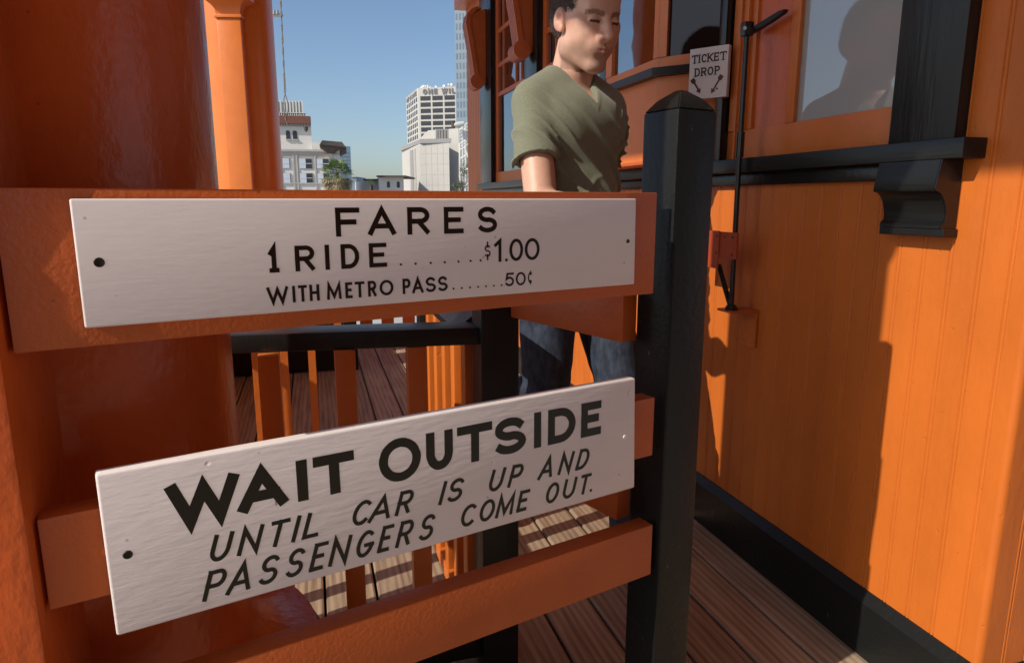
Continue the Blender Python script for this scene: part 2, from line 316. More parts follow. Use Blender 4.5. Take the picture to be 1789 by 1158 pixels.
def seg_post(P, Q, t0, t1, z0, z1, m, parent, th=0.02, name='stile', out=0.0):
    d = (Q-P).normalized(); n = Vector((-d.y, d.x)); 
    if n.x > 0: n = -n
    a = P+d*t0+n*out; c = P+d*t1+n*out
    return quadprism(name, [a, c, c-n*th, a-n*th], z0, z1, m, parent)
LAC = (Cn-A).length
for t0, t1 in ((0.0, 0.020), (LAC-0.030, LAC-0.001)): seg_post(A, Cn, t0, t1, 1.5625, 2.6, 'orange', bay)
for t0, t1 in ((0.0, 0.032), (0.365, 0.415)): seg_post(Cn, D, t0, t1, 1.5625, 2.6, 'orange', bay)
seg_post(D, E2, 0, 0.03, 1.5625, 2.6, 'orange', bay)
bx('panel_mould', (1.118, 1.1295, 2.15, 2.53, 1.222, 1.232), 'rail_red', bay)
# casings and tall windows further along
def casing(y0, y1): bx('window_casing', (1.228, WF+0.02, y0, y1, 1.2195, 2.85), 'black_gloss', bld, bev=0.003)
casing(2.73, 2.84); casing(3.70, 3.93); casing(4.69, 5.0)
for (y0, y1) in ((2.842, 3.698), (3.932, 4.688)):
    wn = bx('tall_window', (1.262, 1.29, y0, y1, 1.2195, 1.290), 'orange_wall', bld)
    bx('pane', (1.276, 1.281, y0+0.05, y1-0.05, 1.2905, 2.6), 'glass_dark', wn)
    for s in ((y0, y0+0.055), (y1-0.055, y1)): bx('stile', (1.262, 1.29, s[0], s[1], 1.2905, 2.6), 'rail_red', wn, bev=0.003)
    for zz in (1.80, 1.985, 2.20): bx('muntin', (1.264, 1.2755, y0+0.0555, y1-0.0555, zz-0.013, zz+0.013), 'rail_red', wn)
    yy = y0+0.055
    for f in (0.18, 0.36, 0.8):
        c = y0+0.055+f*(y1-y0-0.11)
        z = 1.8132
        for za, zb in ((1.8135, 1.9715), (1.9985, 2.1865), (2.2135, 2.6)): bx('muntin', (1.264, 1.2755, c-0.008, c+0.008, za, zb), 'rail_red', wn)
# ribbed end pilaster
for k in range(9): wall_board(5.001+0.055*k, 1.17, 2.85, base=1.245, w=0.055)
bx('pilaster_cap', (1.16, 1.3, 4.99, 5.53, 2.55, 2.7), 'orange', bld)
bx('window_head', (1.22, 1.4, 1.06, 5.0, 2.601, 2.85), 'orange', bld)
# scroll consoles
def console(yc):
    wd = 0.125
    root = NB()
    # side plate outline (x, z)
    pl = [(x, z+.065) for x, z in [(1.226, 1.84), (1.195, 1.85), (1.174, 1.88), (1.152, 2.02), (1.130, 2.15), (1.117, 2.22), (1.127, 2.27), (1.162, 2.30), (1.226, 2.32)]]
    prism(root, pl, 'y', yc-wd/2+0.012, yc+wd/2-0.012); c = obj('scroll_console', root, 'rail_red', bld)
    for k in range(5):
        y0 = yc-wd/2+wd*k/5+0.004; y1 = yc-wd/2+wd*(k+1)/5-0.004; b = NB()
        path = [(x, z+.065) for x, z in [(1.145, 1.87), (1.122, 2.02), (1.100, 2.15), (1.087, 2.22), (1.095, 2.278), (1.13, 2.315), (1.17, 2.33)]]
        inn = [(x+0.032, z-0.008) for x, z in path]
        prism(b, path+inn[::-1], 'y', y0, y1); obj('rib', b, 'rail_red', c)
        b = NB(); prism(b, [(1.165+0.050*math.cos(t), 1.910+0.050*math.sin(t)) for t in [2*math.pi*i/20 for i in range(20)]], 'y', y0-0.0015, y1+0.0015); obj('scroll_roll', b, 'rail_red', c, smooth='auto')
    return c
console(4.86); console(3.815)

# ------------------------------------------------------------------ roof canopy
rf = thing('station_roof', 'orange painted timber roof canopy over the station deck, unseen pale soffit bouncing fill light', 'roof', (0, 1.6, 2.85))
bx('soffit', (-0.92, 6.5, -2.3, 5.45, 2.852, 2.90), 'roof', rf)
bx('fascia', (-0.95, -0.921, -2.3, 5.45, 2.835, 3.02), 'orange', rf)
bx('beam', (-0.46, -0.26, -2.3, 5.3, 2.70, 2.851), 'orange', rf)

sb = thing('added_back_building', 'unseen orange building added behind the viewer to block sky light and reflections', 'building', (1.0, -2.6, 0))  # added out of view to keep open sky off the black posts
for k in range(50): b = NB(); prism(b, [(-0.7+0.14*k+t, -2.5+o) for t, o in board_profile(0.14)], 'z', 0.0, 2.85); obj('board', b, 'orange_wall', sb)
bx('plinth', (-0.7, 6.3, -2.499, -2.47, 0.0, 0.2), 'black', sb); bx('core', (-0.7, 6.3, -2.8, -2.52, 0, 2.85), 'under', sb)
bx('dado_rail', (-0.7, 6.3, -2.499, -2.45, 1.1, 1.16), 'black', sb)
bx('wall_core', (2.225, 6.3, P0+0.01, P0+0.3, 0, 2.85), 'orange_wall', bld)  # unseen lengthening of the return wall, added to darken post reflections

# ------------------------------------------------------------------ columns
def column(cx, cy, m, label, zcap, px0, px1, py0, rot):
    t = thing('station_column', label, 'column', (cx, cy, 0), 'round columns carrying the station roof')
    T = Matrix.Translation((cx, cy, 0)) @ Matrix.Rotation(rot, 4, 'Z')
    b = NB(); lathe(b, [(0.229, 0.43), (0.229, 2.69)], cx, cy); obj('shaft', b, m, t, smooth='auto')
    b = NB(); pr = []
    for k in range(10):
        a = math.pi/2*k/9; pr.append((0.335-0.105*math.sin(a), 0.362+0.075*(1-math.cos(a))))
    lathe(b, [(0.30, 0.3405)]+pr+[(0.2285, 0.45)], cx, cy); obj('flared_base', b, m, t, smooth='auto')
    b = NB(); lathe(b, [(0.352, 0.0), (0.352, 0.325), (0.345, 0.338), (0.33, 0.340)], cx, cy, 48); obj('pedestal', b, 'black', t, smooth='auto')
    py1 = -0.17
    bx('pilaster', (px0, px1, py0, py1, 0.0, zcap), m, t, bev=0.006, mtx=T)
    bx('necking', (px0-0.010, px1+0.010, py0-0.012, py1, zcap+0.0005, zcap+0.020), m, t, bev=0.004, mtx=T)
    b = NB(); z0 = zcap+0.0205; rows = []
    for e, dz in [(0.0, 0.0), (0.004, 0.03), (0.018, 0.055), (0.045, 0.075), (0.055, 0.082)]:
        rows.append([b.verts.new(T @ Vector(c)) for c in ((px0-e, py0-e, z0+dz), (px1+e, py0-e, z0+dz), (px1+e, py1, z0+dz), (px0-e, py1, z0+dz))])
    for i in range(len(rows)-1):
        for k in range(4): b.faces.new((rows[i][k], rows[i][(k+1) % 4], rows[i+1][(k+1) % 4], rows[i+1][k]))
    b.faces.new(rows[0][::-1]); b.faces.new(rows[-1]); obj('capital', b, m, t, smooth='auto')
    bx('abacus', (px0-0.065, px1+0.065, py0-0.065, py1, z0+0.0825, z0+0.15), m, t, bev=0.004, mtx=T)
    bx('upper_pilaster', (px0, px1, py0, py1, z0+0.1505, 2.69), m, t, mtx=T)
    return t
column(-0.358, 1.10, 'orange_column_shade', 'large round glossy orange column rising behind the left end of the gate', 2.19, -0.068, 0.062, -0.346, 0)
column(-0.394, 4.98, 'orange_far_lit', 'round orange column with sunlit square pilaster standing against the sky', 2.19, -0.030, 0.115, -0.262, R(-14))

# ------------------------------------------------------------------ gate (three orange rails)
GA = R(75.1); GX = Vector((math.sin(GA), math.cos(GA), 0)); GNn = Vector((-math.cos(GA), math.sin(GA), 0))   # along / away from camera
def gmat(off0):
    "x = along the gate, y = away from the camera, z = up"
    o = GNn*off0
    return Matrix(((GX.x, GNn.x, 0, o.x), (GX.y, GNn.y, 0, o.y), (0, 0, 1, 0), (0, 0, 0, 1)))
SF = 0.799
gm = gmat(0)
gate = thing('gate_barrier', 'orange three rail gate barrier carrying both white signs', 'gate', gm @ Vector((0.34, SF+0.035, 0)))
for z0, z1, u0, u1 in ((0.950, 1.112, -0.083, 0.768), (0.668, 0.772, -0.084, 0.781), (0.441, 0.537, -0.084, 0.789)):
    bx('rail', (u0, u1, SF+0.0185, SF+0.053, z0, z1), 'orange_gate_shade', gate, bev=0.0022, mtx=gm)
GF = {}
# ------------------------------------------------------------------ stroke lettering
def ar(cx, cy, rx, ry, a0, a1, n=16): return [(cx+rx*math.cos(R(a0+(a1-a0)*i/n)), cy+ry*math.sin(R(a0+(a1-a0)*i/n))) for i in range(n+1)]
Sx = ar(.5, .745, .46, .255, 28, 270, 16)+ar(.5, .255, .5, .255, 90, -150, 16)[1:]
G = {
 'A': [[(0, 0), (.5, 1), (1, 0)], [(.19, .3), (.81, .3)]],
 'C': [ar(.55, .5, .55, .5, 48, 312, 26)],
 'D': [[(0, 0), (0, 1)], [(0, 1), (.4, 1)]+ar(.4, .5, .6, .5, 90, -90, 20)[1:]+[(0, 0)]],
 'E': [[(0, 0), (0, 1)], [(0, 1), (1, 1)], [(0, .52), (.82, .52)], [(0, 0), (1, 0)]],
 'F': [[(0, 0), (0, 1)], [(0, 1), (1, 1)], [(0, .5), (.82, .5)]],
 'G': [ar(.5, .5, .5, .5, 50, 350, 26)+[(1, .42)], [(.55, .44), (1, .44)]],
 'H': [[(0, 0), (0, 1)], [(1, 0), (1, 1)], [(0, .5), (1, .5)]],
 'I': [[(0, 0), (0, 1)]],
 'K': [[(0, 0), (0, 1)], [(0, .4), (1, 1)], [(.32, .58), (1, 0)]],
 'L': [[(0, 1), (0, 0), (1, 0)]],
 'M': [[(0, 0), (0.06, 1), (.5, .12), (.94, 1), (1, 0)]],
 'N': [[(0, 0), (0, 1), (1, 0), (1, 1)]],
 'O': [ar(.5, .5, .5, .5, 90, 450, 36)],
 'P': [[(0, 0), (0, 1)], [(0, 1), (.6, 1)]+ar(.6, .73, .4, .27, 90, -90, 14)[1:]+[(0, .46)]],
 'R': [[(0, 0), (0, 1)], [(0, 1), (.6, 1)]+ar(.6, .74, .4, .26, 90, -90, 14)[1:]+[(0, .48)], [(.5, .48), (1, 0)]],
 'S': [Sx],
 'T': [[(0, 1), (1, 1)], [(.5, 1), (.5, 0)]],
 'U': [[(0, 1), (0, .42)]+ar(.5, .42, .5, .42, 180, 360, 18)[1:]+[(1, 1)]],
 'W': [[(0, 1), (.25, 0), (.5, .9), (.75, 0), (1, 1)]],
 '0': [ar(.5, .5, .5, .5, 90, 450, 36)],
 '1': [[(.1, .78), (.6, 1), (.6, 0)], [(.2, 0), (1, 0)]],
 '5': [[(.95, 1), (.15, 1), (.05, .55)]+ar(.45, .33, .52, .33, 125, -150, 18)],
 'c': [ar(.5, .5, .5, .38, 55, 305, 18), [(.55, 1), (.55, .75)], [(.55, .25), (.55, 0)]],
 's': [[(x, .2+y*.6) for x, y in Sx], [(.5, 1), (.5, .72)], [(.5, .28), (.5, 0)]],
 '|': [[(0, 0), (0, 1)]],
}
G['1p'] = [[(.1, .78), (.8, 1), (.8, 0)]]
def ribbon(b, pts, t, z, mtx, closed=False, wob=0):
    P = [Vector(p) for p in pts]
    Q = [P[0]]
    for p in P[1:]:
        if (p-Q[-1]).length > 1e-5: Q.append(p)
    P = Q; n = len(P)
    if closed and (P[0]-P[-1]).length < 1e-5: P = P[:-1]; n -= 1
    L, Rr = [], []
    for i in range(n):
        if closed: d0 = (P[i]-P[i-1]).normalized(); d1 = (P[(i+1) % n]-P[i]).normalized()
        else:
            d0 = (P[i]-P[i-1]).normalized() if i else (P[1]-P[0]).normalized()
            d1 = (P[i+1]-P[i]).normalized() if i < n-1 else d0
        n0 = Vector((-d0.y, d0.x)); n1 = Vector((-d1.y, d1.x)); m = (n0+n1); m = n0 if m.length < 1e-4 else m.normalized()
        k = min(1/max(m.dot(n0), 0.2), 3.4)
        h = t/2*(1+wob*math.sin(i*1.7+pts[0][0]*300))
        L.append(P[i]+m*h*k); Rr.append(P[i]-m*h*k)
    zb = 0.0004
    def mk(v, zz): return b.verts.new(mtx @ Vector((v.x, -zz, v.y)))
    Lt = [mk(v, z) for v in L]; Rt = [mk(v, z) for v in Rr]; Lb = [mk(v, 0) for v in L]; Rb = [mk(v, 0) for v in Rr]
    rng = range(n if closed else n-1)
    for i in rng:
        j = (i+1) % n
        b.faces.new((Lt[i], Lt[j], Rt[j], Rt[i])); b.faces.new((Lt[i], Lb[i], Lb[j], Lt[j])); b.faces.new((Rt[i], Rt[j], Rb[j], Rb[i]))
    if not closed:
        b.faces.new((Lt[0], Rt[0], Rb[0], Lb[0])); b.faces.new((Lt[-1], Lb[-1], Rb[-1], Rt[-1]))
def glyph(b, ch, u0, u1, z0, z1, t, mtx, slant=0, serif=0):
    k = 0
    for st in G[ch]:
        k += 1; closed = st[0] == st[-1] or (Vector(st[0])-Vector(st[-1])).length < 1e-4
        h = t/2; W = max(u1-u0-t, 0); Hh = z1-z0-t
        pts = [Vector((u0+h+x*W+random.uniform(-1, 1)*t*0.015, z0+h+y*Hh)) for x, y in st]
        if closed: pts[-1] = pts[0].copy()
        if not closed:
            d = (pts[0]-pts[1]).normalized(); pts[0] = pts[0]+d*h*(1 if abs(d.y) > 0.9 or abs(d.x) > 0.95 else 0.75)
            d = (pts[-1]-pts[-2]).normalized(); pts[-1] = pts[-1]+d*h*(1 if abs(d.y) > 0.9 or abs(d.x) > 0.95 else 0.75)
        if slant: pts = [Vector((p.x+slant*(p.y-z0), p.y)) for p in pts]
        ribbon(b, [tuple(p) for p in pts], t, 0.0005+0.00012*k, mtx, closed, 0.02)
    if serif:
        for st in G[ch]:
            if ch in 'OCS': continue
            for e, o2 in ((st[0], st[1]), (st[-1], st[-2])):
                if abs(e[0]-o2[0]) < 0.25 and e[1] in (0, 1):
                    x = u0+t/2+e[0]*max(u1-u0-t, 0); z = z0+t*0.25 if e[1] == 0 else z1-t*0.25; k += 1
                    ribbon(b, [(x-t*1.15, z), (x+t*1.15, z)], t*0.5, 0.0005+0.00012*k, mtx)
                elif abs(e[1]-o2[1]) < 0.05 and e[0] in (0, 1) and ch in 'TE':
                    x = u0+t*0.25 if e[0] == 0 else u1-t*0.25; zc = z0+t/2+e[1]*(z1-z0-t); k += 1
                    s = -1 if e[1] == 1 else 1
                    if not (ch == 'E' and e[0] == 0): ribbon(b, [(x, zc), (x, zc+s*t*1.3)], t*0.5, 0.0005+0.00012*k, mtx)
        if ch in 'C':
            x = u1-t*0.3; ribbon(b, [(x, z1-(z1-z0)*0.08), (x, z1-(z1-z0)*0.35)], t*0.45, 0.0013, mtx)
def dot(b, u, z, r, mtx, n=10):
    vs = [b.verts.new(mtx @ Vector((u+r*math.cos(2*math.pi*k/n), -0.0006, z+r*math.sin(2*math.pi*k/n)))) for k in range(n)]; b.faces.new(vs)
smat = gmat(0) @ Matrix.Translation((0, SF, 0))
def screw(u, z, parent, r=0.006, m='screw', rec=0.0):
    b = NB(); n = 16
    top = [b.verts.new(smat @ Vector((u+r*math.cos(2*math.pi*k/n), -0.0012, z+r*math.sin(2*math.pi*k/n)))) for k in range(n)]
    bot = [b.verts.new(smat @ Vector((u+r*1.15*math.cos(2*math.pi*k/n), 0, z+r*1.15*math.sin(2*math.pi*k/n)))) for k in range(n)]
    mid = b.verts.new(smat @ Vector((u, -0.0004, z)))
    for k in range(n):
        b.faces.new((top[k], top[(k+1) % n], mid)); b.faces.new((top[k], bot[k], bot[(k+1) % n], top[(k+1) % n]))
    obj('screw', b, m, parent)
def sign_board(name, quad, m, label, bev=0.003):
    "quad: (u,z) corners bl, br, tr, tl ; 18 mm thick board with worn round edges"
    cx = sum(p[0] for p in quad)/4; cz = sum(p[1] for p in quad)/4
    t = thing(name, label, 'sign', smat @ Vector((cx, 0.009, quad[0][1])))
    b = NB(); prism(b, [(p[0], p[1]) for p in quad], 'y', 0.0, 0.0182)
    bmesh.ops.bevel(b, geom=list(b.edges), offset=bev, segments=3, affect='EDGES', profile=0.5)
    for v in b.verts: v.co = smat @ v.co
    obj('board', b, m, t, smooth='auto'); return t
s1 = sign_board('fares_sign', [(-0.0205, 0.9725), (0.7105, 0.971), (0.7085, 1.1025), (-0.0205, 1.1015)], 'white_smooth', 'long narrow white fares sign screwed to the top rail, lettered FARES', 0.0022)
s2 = sign_board('wait_outside_sign', [(-0.026, 0.6265), (0.7265, 0.628), (0.7195, 0.8185), (-0.0275, 0.8165)], 'white_sign', 'deeper white sign on the lower rails, lettered WAIT OUTSIDE', 0.003)
def word(parent, chars, z0, z1, t, m='ink', slant=0, name='lettering'):
    for ch, u0, u1 in chars:
        b = NB(); glyph(b, ch, u0, u1, z0, z1, t, smat, slant); obj('letter', b, m, parent)
word(s1, [('F', .2415, .271), ('A', .281, .317), ('R', .3325, .3625), ('E', .383, .411), ('S', .432, .462)], 1.0575, 1.0915, 0.0062, 'ink_brown')
word(s1, [('1', .1615, .174), ('R', .192, .2145), ('I', .227, .2325), ('D', .246, .2685), ('E', .281, .3035)], 1.019, 1.0485, 0.0052, 'ink_brown')
word(s1, [('1p', .456, .4705), ('0', .4815, .5035), ('0', .5065, .531)], 1.0175, 1.048, 0.0042, 'ink_brown')
word(s1, [('s', .4425, .4515)], 1.0205, 1.0455, 0.0017, 'ink_brown')
word(s1, [('W', .158, .182), ('I', .1868, .1902), ('T', .1935, .2035), ('H', .2065, .218), ('M', .227, .2445), ('E', .2495, .258), ('T', .2615, .2735), ('R', .278, .2885), ('O', .293, .311), ('P', .3235, .334), ('A', .3365, .352), ('S', .355, .3695), ('S', .3725, .3865)], 0.9832, 1.0025, 0.0032, 'ink_brown')
word(s1, [('5', .475, .489), ('0', .492, .508)], 0.983, 1.0015, 0.0026, 'ink_brown')
word(s1, [('c', .512, .520)], 0.9835, 1.0025, 0.0016, 'ink_brown')
for u, z, r_ in [(u, 1.0208, 0.0015) for u in (.322, .342, .363, .383, .403, .421, .436)]+[(.395+.0123*k, 0.9853, 0.0014) for k in range(7)]+[(0.4765, 1.0195, 0.0022)]:
    b = NB(); dot(b, u, z, r_, smat); obj('dot', b, 'ink_brown', s1)
screw(-0.0015, 1.0385, s1, 0.0044); screw(0.6935, 1.0385, s1, 0.0028)
word(s2, [('W', .036, .112), ('A', .109, .1665), ('I', .178, .190), ('T', .1985, .2505)], 0.7365, 0.7895, 0.0132)
word(s2, [('O', .283, .342)], 0.7335, 0.7935, 0.0122)
word(s2, [('U', .350, .390), ('T', .397, .4525), ('S', .4555, .5095), ('I', .524, .5358), ('D', .549, .600), ('E', .611, .650)], 0.7375, 0.7925, 0.0124)
word(s2, [('U', .071, .093), ('N', .103, .127), ('T', .1355, .158), ('I', .166, .1708), ('L', .179, .199), ('C', .2405, .264), ('A', .264, .294), ('R', .3015, .3225), ('I', .3655, .3703), ('S', .377, .400), ('U', .443, .466), ('P', .477, .498), ('A', .530, .556), ('N', .567, .590), ('D', .6005, .6225)], 0.6855, 0.7185, 0.0050, 'ink', 0.32)
word(s2, [('P', .0615, .083), ('A', .087, .1145), ('S', .1225, .1445), ('S', .1545, .1755), ('E', .185, .2025), ('N', .2095, .2335), ('G', .2435, .267), ('E', .275, .291), ('R', .3005, .321), ('S', .333, .354)], 0.6395, 0.6755, 0.0050, 'ink', 0.30)
word(s2, [('C', .3975, .421), ('O', .4275, .452), ('M', .456, .4855), ('E', .4925, .510), ('O', .543, .5665), ('U', .575, .5985), ('T', .6065, .6265)], 0.6425, 0.6750, 0.0050, 'ink', 0.25)
b = NB(); dot(b, 0.633, 0.6455, 0.0026, smat); obj('full_stop', b, 'ink', s2)
screw(-0.0065, 0.7195, s2, 0.0044); screw(0.7005, 0.7225, s2, 0.0028, 'white_sign')

# ------------------------------------------------------------------ black posts
def post(name, x, y, s, z1, rot, label, m='black', cap=0.03):
    t = thing(name, label, 'post', (x, y, 0), 'black square posts of the gate')
    mt = Matrix.Translation((x, y, 0)) @ Matrix.Rotation(rot, 4, 'Z')
    bx('shaft', (-s/2, s/2, -s/2, s/2, 0, z1), m, t, bev=0.005, mtx=mt)
    b = NB(); h = s/2-0.0005; v = [b.verts.new(mt @ Vector(c)) for c in ((-h, -h, z1), (h, -h, z1), (h, h, z1), (-h, h, z1))]
    hm = h*0.66; wm = [b.verts.new(mt @ Vector(c)) for c in ((-hm, -hm, z1+cap*0.55), (hm, -hm, z1+cap*0.55), (hm, hm, z1+cap*0.55), (-hm, hm, z1+cap*0.55))]
    for k in range(4): b.faces.new((v[k], v[(k+1) % 4], wm[(k+1) % 4], wm[k]))
    h2 = 0.007; w2 = [b.verts.new(mt @ Vector(c)) for c in ((-h2, -h2, z1+cap), (h2, -h2, z1+cap), (h2, h2, z1+cap), (-h2, h2, z1+cap))]
    for k in range(4): b.faces.new((wm[k], wm[(k+1) % 4], w2[(k+1) % 4], w2[k]))
    b.faces.new(w2); b.faces.new(v[::-1]); bmesh.ops.bevel(b, geom=[e for e in b.edges if e.is_manifold], offset=0.0018, segments=2, affect='EDGES'); obj('pyramid_top', b, m, t, smooth='auto')
    return t
# near corner at (.585,1.03)
th = R(13.5); s = 0.084
c0 = Vector((0.566, 0.992)); ctr = c0+Vector((math.cos(th), math.sin(th)))*s/2+Vector((-math.sin(th), math.cos(th)))*s/2
post('gate_post', ctr.x, ctr.y, s, 1.243, th, 'tall black square post with pyramid top at the right end of the gate', 'black_worn', 0.034)
post('gate_post', 0.377, 1.413, 0.086, 1.05, 0, 'shorter black square post standing behind the two signs', 'black', 0.02)
# side rails between the two posts
sf = thing('side_rail_fence', 'orange side rails running from the inner black post to the gate post', 'fence', (0.46, 1.18, 0))
def bar(name, P, Q, z0, z1, th_, m, parent, bev=0.002, zq=None):
    P = Vector(P); Q = Vector(Q); d = (Q-P); L = d.length; a = math.atan2(d.y, d.x)
    mt = Matrix.Translation((P.x, P.y, 0)) @ Matrix.Rotation(a, 4, 'Z')
    return bx(name, (0, L, -th_/2, th_/2, z0, z1), m, parent, bev, mt)
bar('rail', (0.415, 1.372), (0.528, 1.062), 0.855, 0.940, 0.034, 'rail_red', sf)
bar('rail', (0.415, 1.372), (0.528, 1.062), 0.520, 0.612, 0.034, 'rail_red', sf)

# ------------------------------------------------------------------ black topped railing
rl = thing('black_top_railing', 'black topped railing with square orange balusters between the near column and inner post', 'railing', (0.05, 1.42, 0))
bar('top_rail', (-0.19, 1.492), (0.345, 1.430), 0.794, 0.832, 0.088, 'black', rl, 0.004)
for x in (-0.247, -0.097, 0.053, 0.203): bx('baluster', (x-0.021, x+0.021, 1.405, 1.440, 0.085, 0.7935), 'orange', rl, bev=0.002)
bar('bottom_rail', (-0.05, 1.4225), (0.334, 1.4225), 0.035, 0.0845, 0.06, 'black', rl, 0.003)
# small picket row further back
pr_ = thing('thin_picket_railing', 'short row of thin orange pickets behind the black topped railing', 'railing', (-0.16, 2.35, 0))
for k in range(6):
    x = -0.381+0.09*k; bx('picket', (x-0.012, x+0.012, 2.338, 2.362, 0.03, 0.80), 'orange', pr_)
bx('top_rail', (-0.42, 0.085, 2.32, 2.38, 0.8005, 0.835), 'black', pr_)
# left picket fence whose slats stripe the deck
lf = thing('left_picket_fence', 'orange picket fence along the open side of the deck beyond the near column', 'fence', (-0.42, 1.9, 0))
for k in range(9): bx('picket', (-0.445, -0.415, 1.43+0.1265*k, 1.475+0.1265*k, 0.02, 0.74), 'orange', lf)
bx('top_rail', (-0.465, -0.395, 1.40, 2.52, 0.7405, 0.775), 'black', lf, bev=0.003)
hl = thing('solid_side_wall', 'low solid beadboard wall along the open side of the far deck', 'wall', (-0.6, 3.1, 0))
for k in range(17): b = NB(); prism(b, [(-0.59+o, 2.56+0.14*k+t) for t, o in board_profile(0.14)], 'z', 0.0, 0.80); obj('board', b, 'orange', hl)
bx('cap', (-0.64, -0.56, 2.55, 4.95, 0.8005, 0.84), 'black', hl)

# ribbed half wall beside the inner post
hw = thing('right_baluster_railing', 'sunlit orange baluster railing with dark sloping cap running away from the inner post', 'railing', (0.36, 1.75, 0))
for k in range(5): y0 = 1.478+0.1265*k; bx('baluster', (0.322, 0.362, y0, y0+0.046, 0.075, 0.80), 'orange_wall', hw, bev=0.002)
b = NB(); prism(b, [(0.300, 0.8005), (0.300, 0.815), (0.345, 0.848), (0.405, 0.848), (0.405, 0.8005)], 'y', 1.47, 2.04); obj('cap', b, 'black', hw)
bx('bottom_rail', (0.318, 0.366, 1.475, 2.035, 0.03, 0.0745), 'orange', hw)
bx('end_post', (0.338, 0.398, 1.4585, 1.4735, 0.0, 0.90), 'rail_red', hw)
bx('far_post', (0.305, 0.375, 2.041, 2.11, 0.0, 0.98), 'black', hw, bev=0.003)

# ------------------------------------------------------------------ far end of the deck
ff = thing('far_picket_fence', 'sunlit orange picket fence closing the far end of the deck', 'fence', (0.5, 5.3, 0))
for k in range(11):
    x = -0.5+0.165*k; bx('picket', (x, x+0.095, 5.27, 5.30, 0.04, 0.86), 'orange', ff)
bx('top_rail', (-0.7, 1.24, 5.26, 5.31, 0.8605, 0.92), 'black', ff); bx('bottom_rail', (-0.7, 1.24, 5.265, 5.305, 0.005, 0.039), 'orange', ff)
fb = thing('black_low_wall', 'low black panelled wall across the deck in front of the far column', 'low wall', (-0.15, 4.5, 0))
bx('panel', (-0.60, 0.168, 4.46, 4.58, 0.012, 0.66), 'black', fb, bev=0.004); bx('cap', (-0.62, 0.170, 4.44, 4.60, 0.6605, 0.69), 'black', fb, bev=0.004)
bx('corner_post', (0.172, 0.252, 4.45, 4.54, 0.0, 0.98), 'black', fb, bev=0.004)

# ------------------------------------------------------------------ ticket drop sign, pivot rod, plate
Rp = Vector((1.225, 1.87)); dv = Vector((0.578, -0.816)).normalized(); Lp = Rp-dv*0.122
tm = Matrix(((dv.x, -dv.y, 0, Lp.x), (dv.y, dv.x, 0, Lp.y), (0, 0, 1, 0), (0, 0, 0, 1)))
if (tm.to_3x3() @ Vector((0, -1, 0))).dot(Vector((-1, -1, 0))) < 0: tm = tm @ Matrix.Scale(-1, 4, (0, 1, 0))
td = thing('ticket_drop_sign', 'small square white ticket drop sign with two brown arrows mounted by the bay', 'sign', tm @ Vector((0.06, 0.01, 1.405)))
bx('board', (0, 0.122, 0, 0.022, 1.408, 1.5565), 'ticket_white', td, bev=0.0008, mtx=tm)
M['ink_t'] = mat('dark_plum_lettering', (0.03, 0.018, 0.022), 0.4)
for ch, u0, u1 in (('T', .006, .026), ('I', .029, .034), ('C', .038, .054), ('K', .057, .075), ('E', .078, .093), ('T', .096, .117)): b = NB(); glyph(b, ch, u0, u1, 1.513, 1.538, 0.0042, tm, 0, 1); obj('letter', b, 'ink_t', td)
for ch, u0, u1 in (('D', .018, .035), ('R', .039, .056), ('O', .059, .078), ('P', .082, .098)): b = NB(); glyph(b, ch, u0, u1, 1.474, 1.499, 0.0042, tm, 0, 1); obj('letter', b, 'ink_t', td)
def arrow(ax, az, bx_, bz):
    a = Vector((ax, az)); c = Vector((bx_, bz)); d = (c-a).normalized(); n = Vector((-d.y, d.x))
    ribbon(b, [tuple(a), tuple(c-d*0.008)], 0.0052, 0.0006, tm)
    vs = [c, c-d*0.014+n*0.0085, c-d*0.014-n*0.0085]; b.faces.new([b.verts.new(tm @ Vector((v.x, -0.0009, v.y))) for v in vs])
    for s_ in (1, -1):
        vs = [a-d*0.003, a-d*0.003+n*0.007*s_, a+d*0.010+n*0.007*s_, a+d*0.014]
        b.faces.new([b.verts.new(tm @ Vector((v.x, -0.0010-0.0001*s_, v.y))) for v in vs])
for q_ in ((0.012, 1.466, 0.040, 1.424), (0.104, 1.468, 0.074, 1.420)): b = NB(); arrow(*q_); obj('arrow', b, 'arrow', td)
for u, z in ((0.010, 1.424), (0.092, 1.433)):
    b = NB(); n = 12; b.faces.new([b.verts.new(tm @ Vector((u+0.0032*math.cos(2*math.pi*k/n), -0.0008, z+0.0032*math.sin(2*math.pi*k/n)))) for k in range(n)]); obj('screw', b, 'screw', td)

pv = thing('pivot_rod', 'upright black iron rod with lever handle in front of the sill', 'iron rod', (1.185, 1.733, 0.78))
b = NB(); tube(b, [(1.185, 1.72, 0.795), (1.187, 1.728, 1.18), (1.187, 1.729, 1.555)], 0.0075, 12); obj('rod', b, 'black_gloss', pv, smooth='auto')
b = NB(); tube(b, [(1.187, 1.728, 1.22), (1.187, 1.728, 1.29)], 0.0115, 12); obj('sleeve', b, 'black_gloss', pv, smooth='auto')
bx('hub', (1.173, 1.200, 1.715, 1.742, 1.545, 1.582), 'black_gloss', pv, bev=0.003)
b = NB(); tube(b, [(1.172, 1.718, 1.563), (1.170, 1.715, 1.563)], 0.005, 10); obj('bolt', b, 'grey_metal', pv)
b = NB(); ly = [(1.714, 1.572), (1.714, 1.546), (1.70, 1.540), (1.67, 1.550), (1.62, 1.566), (1.575, 1.586), (1.562, 1.594), (1.566, 1.605), (1.585, 1.606), (1.64, 1.590), (1.68, 1.574), (1.700, 1.575)]
